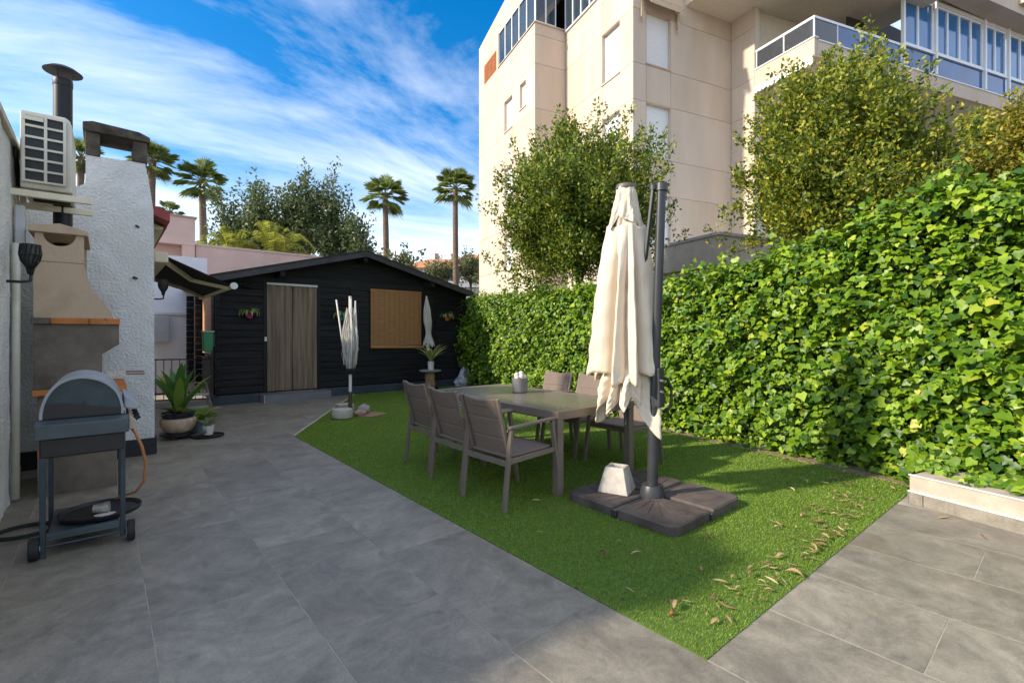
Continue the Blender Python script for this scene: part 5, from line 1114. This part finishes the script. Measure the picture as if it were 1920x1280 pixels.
# bamboo roller blind
bb = thing('bamboo_blind', (5.46, CY - .05, 1.03), 'tan bamboo roller blind hanging over the cabin window', 'blind')
m_bam = mat('bamboo', (.36, .165, .055), .7, .2, 3, .2, 40, stretch=(1.2, 1, 30), col2=(.46, .23, .085))
q = MB(); n = 92
for i in range(n):
    z0 = 1.105 + (2.42 - 1.105) * i / n; h = (2.42 - 1.105) / n; q.box(4.785, 6.135, CY - .052 - .002 * (i % 2), CY - .046, z0, z0 + h * .86)
tag(part('bamboo_slats', q, m_bam, bb), kind='stuff')
for x in [4.86 + i * .134 for i in range(10)]:
    q = MB(); q.box(x - .004, x + .004, CY - .0570, CY - .0545, 1.105, 2.42); part('cord', q, mat('blind_cord', (.24, .11, .04), .9), bb)
q = MB(); q.tube([(4.775, CY - .065, 1.075), (6.15, CY - .065, 1.055)], .034, 14); part('bottom_roll', q, m_bam, bb, smooth=40); q = MB(); q.box(4.78, 6.14, CY - .06, CY - .03, 2.4215, 2.455); part('head_rail', q, m_bam, bb)
# small closed white parasol leaning at the window
hp = thing('closed_lace_parasol', (6.33, 10.55, 0), 'small closed off-white parasol with tied fabric right of the bamboo blind', 'parasol')
q = MB(); ax_, ay_ = 6.16, 10.55
q.tube([(ax_ + .16, ay_, .02), (ax_ + .04, ay_, 1.3), (ax_ - .02, ay_, 2.30)], .014, 8); part('pole', q, m_trim, hp)
q = MB()
def lacef(u, v):
    r_ = np.interp(v, [0, .04, .25, .5, .72, .80, 1], [.02, .03, .07, .085, .055, .06, .13]); a = 6.283 * u; k = 1 + .22 * math.cos(8 * a + v * 6) + .1 * math.cos(13 * a)
    z = 2.29 - 1.18 * v - (.05 * math.cos(8 * a) if v == 1 else 0); x0 = np.interp(z, [1.1, 1.3, 2.3], [ax_ + .06, ax_ + .04, ax_ - .02]); return (x0 + r_ * k * math.cos(a), ay_ + r_ * k * math.sin(a), z)
q.grid(lacef, 64, 24, closed=True); part('folded_fabric', q, mat('lace_white', (.50, .45, .39), .95, .1, 20), hp, smooth=True); q = MB(); q.lathe([(.001, .0), (.022, .01), (.024, .03), (.012, .05), (.001, .052)], (ax_ - .02, ay_, 2.285), 12); part('finial', q, m_trim, hp, smooth=True)
q = MB(); q.lathe([(.14, 0), (.14, .04), (.04, .07), (.03, .16), (.001, .161)], (ax_ + .165, ay_, .002), 20); part('foot', q, m_black, hp, smooth=40)
# agave on a stump table
st = thing('stump_table', (5.86, 9.9, 0), 'log stump table with round slab top in front of the cabin', 'table')
q = MB(); q.lathe([(.115 * (1 + .06 * math.sin(i * 2.3)), .50 * i / 8) for i in range(9)], (5.86, 9.9, .004), 20, flute=.06, fn=7); part('stump', q, mat('peeling_log', (.30, .17, .08), .9, .45, 7, .9, 18, bdist=.04, col2=(.45, .30, .16), stretch=(2, 2, .6)), st, smooth=60)
q = MB(); q.lathe([(.25, .506), (.258, .515), (.258, .535), (.25, .541), (.001, .542)], (5.86, 9.9, 0), 32); part('slab_top', q, mat('grey_slab', (.20, .19, .17), .8, .2), st, smooth=40)
ag = thing('agave_pot', (5.88, 9.9, .543), 'variegated agave in a white pot on the stump table', 'potted plant')
q = MB(); q.lathe([(.068, 0), (.075, .17), (.080, .20), (.072, .20), (.001, .19)], (5.88, 9.9, .543), 24); part('pot', q, mat('white_glaze', (.6, .6, .6)), ag, smooth=40); lf = strap_plant(MB(), (5.88, 9.9, .73), 21, .40, .66, .036, 21, 1.15, .75, 8); part('leaves', lf, leafmat('agave_leaf', [(0, (.16, .22, .07)), (.5, (.30, .32, .10)), (1, (.50, .45, .18))], .4, .2), ag, smooth=True)
lg = MB(); lg.lathe([(.12, 0), (.125, .10), (.11, .22), (.001, .225)], (5.45, 10.15, .004), 14, flute=.10, fn=5); solo('cut_log', lg, mat('split_wood', (.20, .12, .09), .95, .5, 9, .9, 20, bdist=.04, col2=(.36, .24, .18)), (5.45, 10.15, 0), 'short split log standing beside the stump table', 'log', smooth=50)
sk_ = MB()
def sackf(u, v):
    a = 6.283 * u; r_ = np.interp(v, [0, .2, .5, .8, 1], [.30, .34, .25, .12, .02]) * (1 + .13 * math.sin(3 * a + 4 * v) + .08 * math.sin(7 * a + 9 * v)); return (7.42 - .14 * v + r_ * math.cos(a) * 1.1, 10.55 + r_ * .6 * math.sin(a), .01 + .50 * v + .03 * math.sin(5 * a) * v)
sk_.grid(sackf, 28, 14, closed=True); solo('plastic_sack', sk_, mat('crumpled_plastic', (.46, .46, .50), .4, .2, 8, .8, 18, bdist=.05), (7.4, 10.6, 0), 'crumpled grey-white plastic sack between cabin and hedge', 'sack', smooth=60)
# rotary clothes dryer, folded
rd = thing('folded_clothes_dryer', (3.22, 8.10, 0), 'folded white rotary clothes dryer standing at the lawn corner', 'clothes dryer')
X, Y = 3.22, 8.10
q = MB(); q.tube([(X, Y, .004), (X, Y, .40)], .034, 12); part('ground_socket', q, mat('brown_tube', (.07, .045, .035), .5), rd, smooth=40); q = MB(); q.tube([(X, Y, .40), (X, Y, 2.04)], .026, 12); part('pole', q, m_trim, rd, smooth=40)
q = MB(); q.tube([(X + .03, Y - .02, .37), (X + .09, Y - .06, .385)], .012, 8); part('clamp_screw', q, m_black, rd); q = MB(); q.lathe([(.05, 0), (.07, .02), (.075, .08), (.045, .10)], (X, Y, .70), 14); part('hub', q, m_black, rd, smooth=40)
m_arm = mat('dryer_arm', (.56, .54, .50), .5, .05)
for (a, r0, r1, tz) in ((2.5, .075, .235, 1.98), (4.6, .06, .05, 1.99), (.4, .07, .12, 1.97), (5.6, .075, .09, 1.86)):
    q = MB(); q.tube([(X + .05 * math.cos(a), Y + .05 * math.sin(a), .80), (X + r0 * 1.6 * math.cos(a), Y + r0 * 1.6 * math.sin(a), 1.15), (X + r1 * math.cos(a), Y + r1 * math.sin(a), tz)], .014, 8); part('arm', q, m_arm, rd, smooth=True)
ropes = MB(); rr = random.Random(4)
for i in range(46):
    a = rr.uniform(0, 6.283); zt = rr.uniform(1.2, 1.9); w = rr.uniform(.06, .15); b_ = a + rr.uniform(.3, 1.2); zb = rr.uniform(.80, 1.12)
    ropes.tube([(X + .06 * math.cos(a), Y + .06 * math.sin(a), zt), (X + w * math.cos(a + .2), Y + w * math.sin(a + .2), (zt * .5 + zb * .5)), (X + w * .8 * math.cos((a + b_) / 2), Y + w * .8 * math.sin((a + b_) / 2), zb), (X + w * math.cos(b_), Y + w * math.sin(b_), (zt * .45 + zb * .55)), (X + .06 * math.cos(b_), Y + .06 * math.sin(b_), zt - .05)], .0045, 4, cap=False)
tag(part('cords', ropes, mat('dryer_cord', (.55, .53, .48), .8), rd), kind='stuff')
q = MB(); q.lathe([(.13, 0), (.155, .02), (.165, .10), (.15, .155), (.11, .16), (.05, .15), (.001, .15)], (2.98, 7.83, .004), 64, flute=.02, fn=24); solo('fluted_stone', q, mat('pale_concrete', (.46, .42, .36)), (2.98, 7.83, 0), 'round pale fluted concrete weight at the patio edge', 'stone', smooth=40)
q = MB(); q.box(3.10, 3.36, 8.26, 8.50, .004, .16); solo('square_block', q, mat('warm_concrete', (.40, .34, .28), .9, .15, 10, .4, 50), (3.2, 8.38, 0), 'square concrete block behind the clothes dryer', 'block', bevel=.01)
def rock(c, r, seed, sq=(1, .8, .7)):
    q = MB(); rr = random.Random(seed); ph = [rr.uniform(0, 6) for _ in range(4)]
    def f(u, v):
        a = 6.283 * u; b_ = math.pi * (v - .5); k = 1 + .10 * math.sin(2 * a + ph[0]) + .08 * math.sin(3 * a + 4 * b_ + ph[1]); return (c[0] + r * sq[0] * k * math.cos(b_) * math.cos(a), c[1] + r * sq[1] * k * math.cos(b_) * math.sin(a), c[2] + r * sq[2] * (k * math.sin(b_) + .95))
    q.grid(f, 16, 10, closed=True); return q
solo('garden_stone', rock((3.42, 8.0, .012), .12, 2), mat('grey_stone', (.34, .32, .29), .9, .2, 8, .4, 40), (3.42, 8.0, 0), 'rounded grey stone lying beside the clothes dryer', 'stone', smooth=60)
solo('red_stone', rock((3.30, 7.86, .012), .10, 5, (1.1, .7, .5)), mat('reddish_stone', (.38, .24, .17), .9, .2, 8, .4, 40), (3.3, 7.86, 0), 'reddish flat stone lying at the foot of the clothes dryer', 'stone', smooth=60)
q = MB(); q.cbox((3.48, 7.80, .014), .42, .30, .02, .5); solo('paving_slab', q, mat('terracotta_slab', (.28, .16, .11), .9, .2, 6), (3.48, 7.8, 0), 'thin terracotta slab on the grass beside the clothes dryer', 'slab', bevel=.004)
# ------------------------------------------------------------------ fallen leaves
m_dry = leafmat('dry_leaf', [(0, (.13, .075, .04)), (.3, (.26, .16, .085)), (.65, (.42, .29, .15)), (1, (.56, .44, .26))], .7, .15, .2)
def drymesh(curl, wid):
    q = MB(); n = 6
    V = []
    for i in range(n + 1):
        t = i / n; w = wid * math.sin(math.pi * (.05 + .93 * t)) ** .8; z = .10 * curl * math.sin(math.pi * t) + .04
        V += [(t - .5, -w, z + curl * w * .9), (t - .5, .06 * math.sin(4 * t), z), (t - .5, w, z + curl * w * .7)]
    q.add(V, [f for i in range(n) for f in ((3 * i, 3 * i + 3, 3 * i + 4, 3 * i + 1), (3 * i + 1, 3 * i + 4, 3 * i + 5, 3 * i + 2))]); return q.mesh('dry_leaf')
dm = [drymesh(.35, .12), drymesh(.7, .15), drymesh(.15, .07), drymesh(-.4, .13), drymesh(1.0, .2)]
rl_ = random.Random(9)
spots = []
for i in range(150):     # swept against the tile edge
    t = rl_.random() ** .8; x = 2.15 + 2.75 * t; y = 1.045 + abs(rl_.gauss(0, .13 + .12 * t)); spots.append((x, y, 'edge'))
for i in range(22): spots.append((rl_.uniform(4.6, 5.4), rl_.uniform(1.05, 1.9), 'edge'))
for i in range(58):
    x, y = rl_.uniform(2.1, 5.4), rl_.uniform(1.1, 3.4) ** 1.0
    if 2.9 < x < 4.0 and 1.75 < y < 2.82: continue
    spots.append((x, y, 'lawn'))
for i in range(24): spots.append((rl_.uniform(2.2, 5.8), rl_.uniform(3.4, 9.0), 'lawn'))
for i in range(40): yy = rl_.uniform(1.2, 5.5); spots.append((np.interp(yy, [1, 2.3, 3.5, 6.5], [5.6, 5.85, 6.0, 6.55]) - abs(rl_.gauss(.03, .10)), yy, 'hedge'))
glab = {'edge': ('curled tan dry leaf in the drift along the right tile edge', 'dry leaves drifted along the tile edge'), 'lawn': ('single dry leaf lying loose on the artificial grass', 'dry leaves scattered on the lawn'), 'hedge': ('dry brown leaf lying at the foot of the ivy hedge', 'dry leaves at the foot of the hedge')}
for (x, y, k) in spots:
    o = part('dry_leaf', rl_.choice(dm), m_dry); s = rl_.choice((.03, .045, .06, .075, .09)) * rl_.uniform(.75, 1.1) * (1 if k != 'lawn' else .75); o.scale = (s, s * rl_.uniform(.8, 1.2), s); o.location = (float(x), float(y), .019 + rl_.uniform(0, .012)); o.rotation_euler = (rl_.uniform(-.25, .25), rl_.uniform(-.2, .2), rl_.uniform(0, 6.283))
    tag(o, glab[k][0], 'leaf', glab[k][1])
def loner(x, y, z, s, rz, label, mi, m):
    me = dm[mi].copy(); me.materials.clear(); me.materials.append(m); o = bpy.data.objects.new('dry_leaf', me); C.objects.link(o); o.location = (x, y, z); o.scale = (s,) * 3; o.rotation_euler = (0, 0, rz); tag(o, label, 'leaf')
loner(4.62, .42, .003, .10, .4, 'brown curled leaf lying on the right-hand tiles', 3, mat('brown_leaf', (.20, .12, .06), .8, .3, 20))
loner(4.85, .66, .003, .12, -.5, 'thin yellow leaf on the tiles below the planter wall', 2, mat('yellow_leaf', (.52, .34, .10), .8, .2, 20))
be = rock((2.00 + .14, 1.30, .010), .012, 3, (1, 1, .9)); solo('fallen_berry', be, mat('berry', (.30, .08, .03), .5), (2.14, 1.3, .01), 'small orange-red berry on the grass near the tile corner', 'berry', smooth=60)
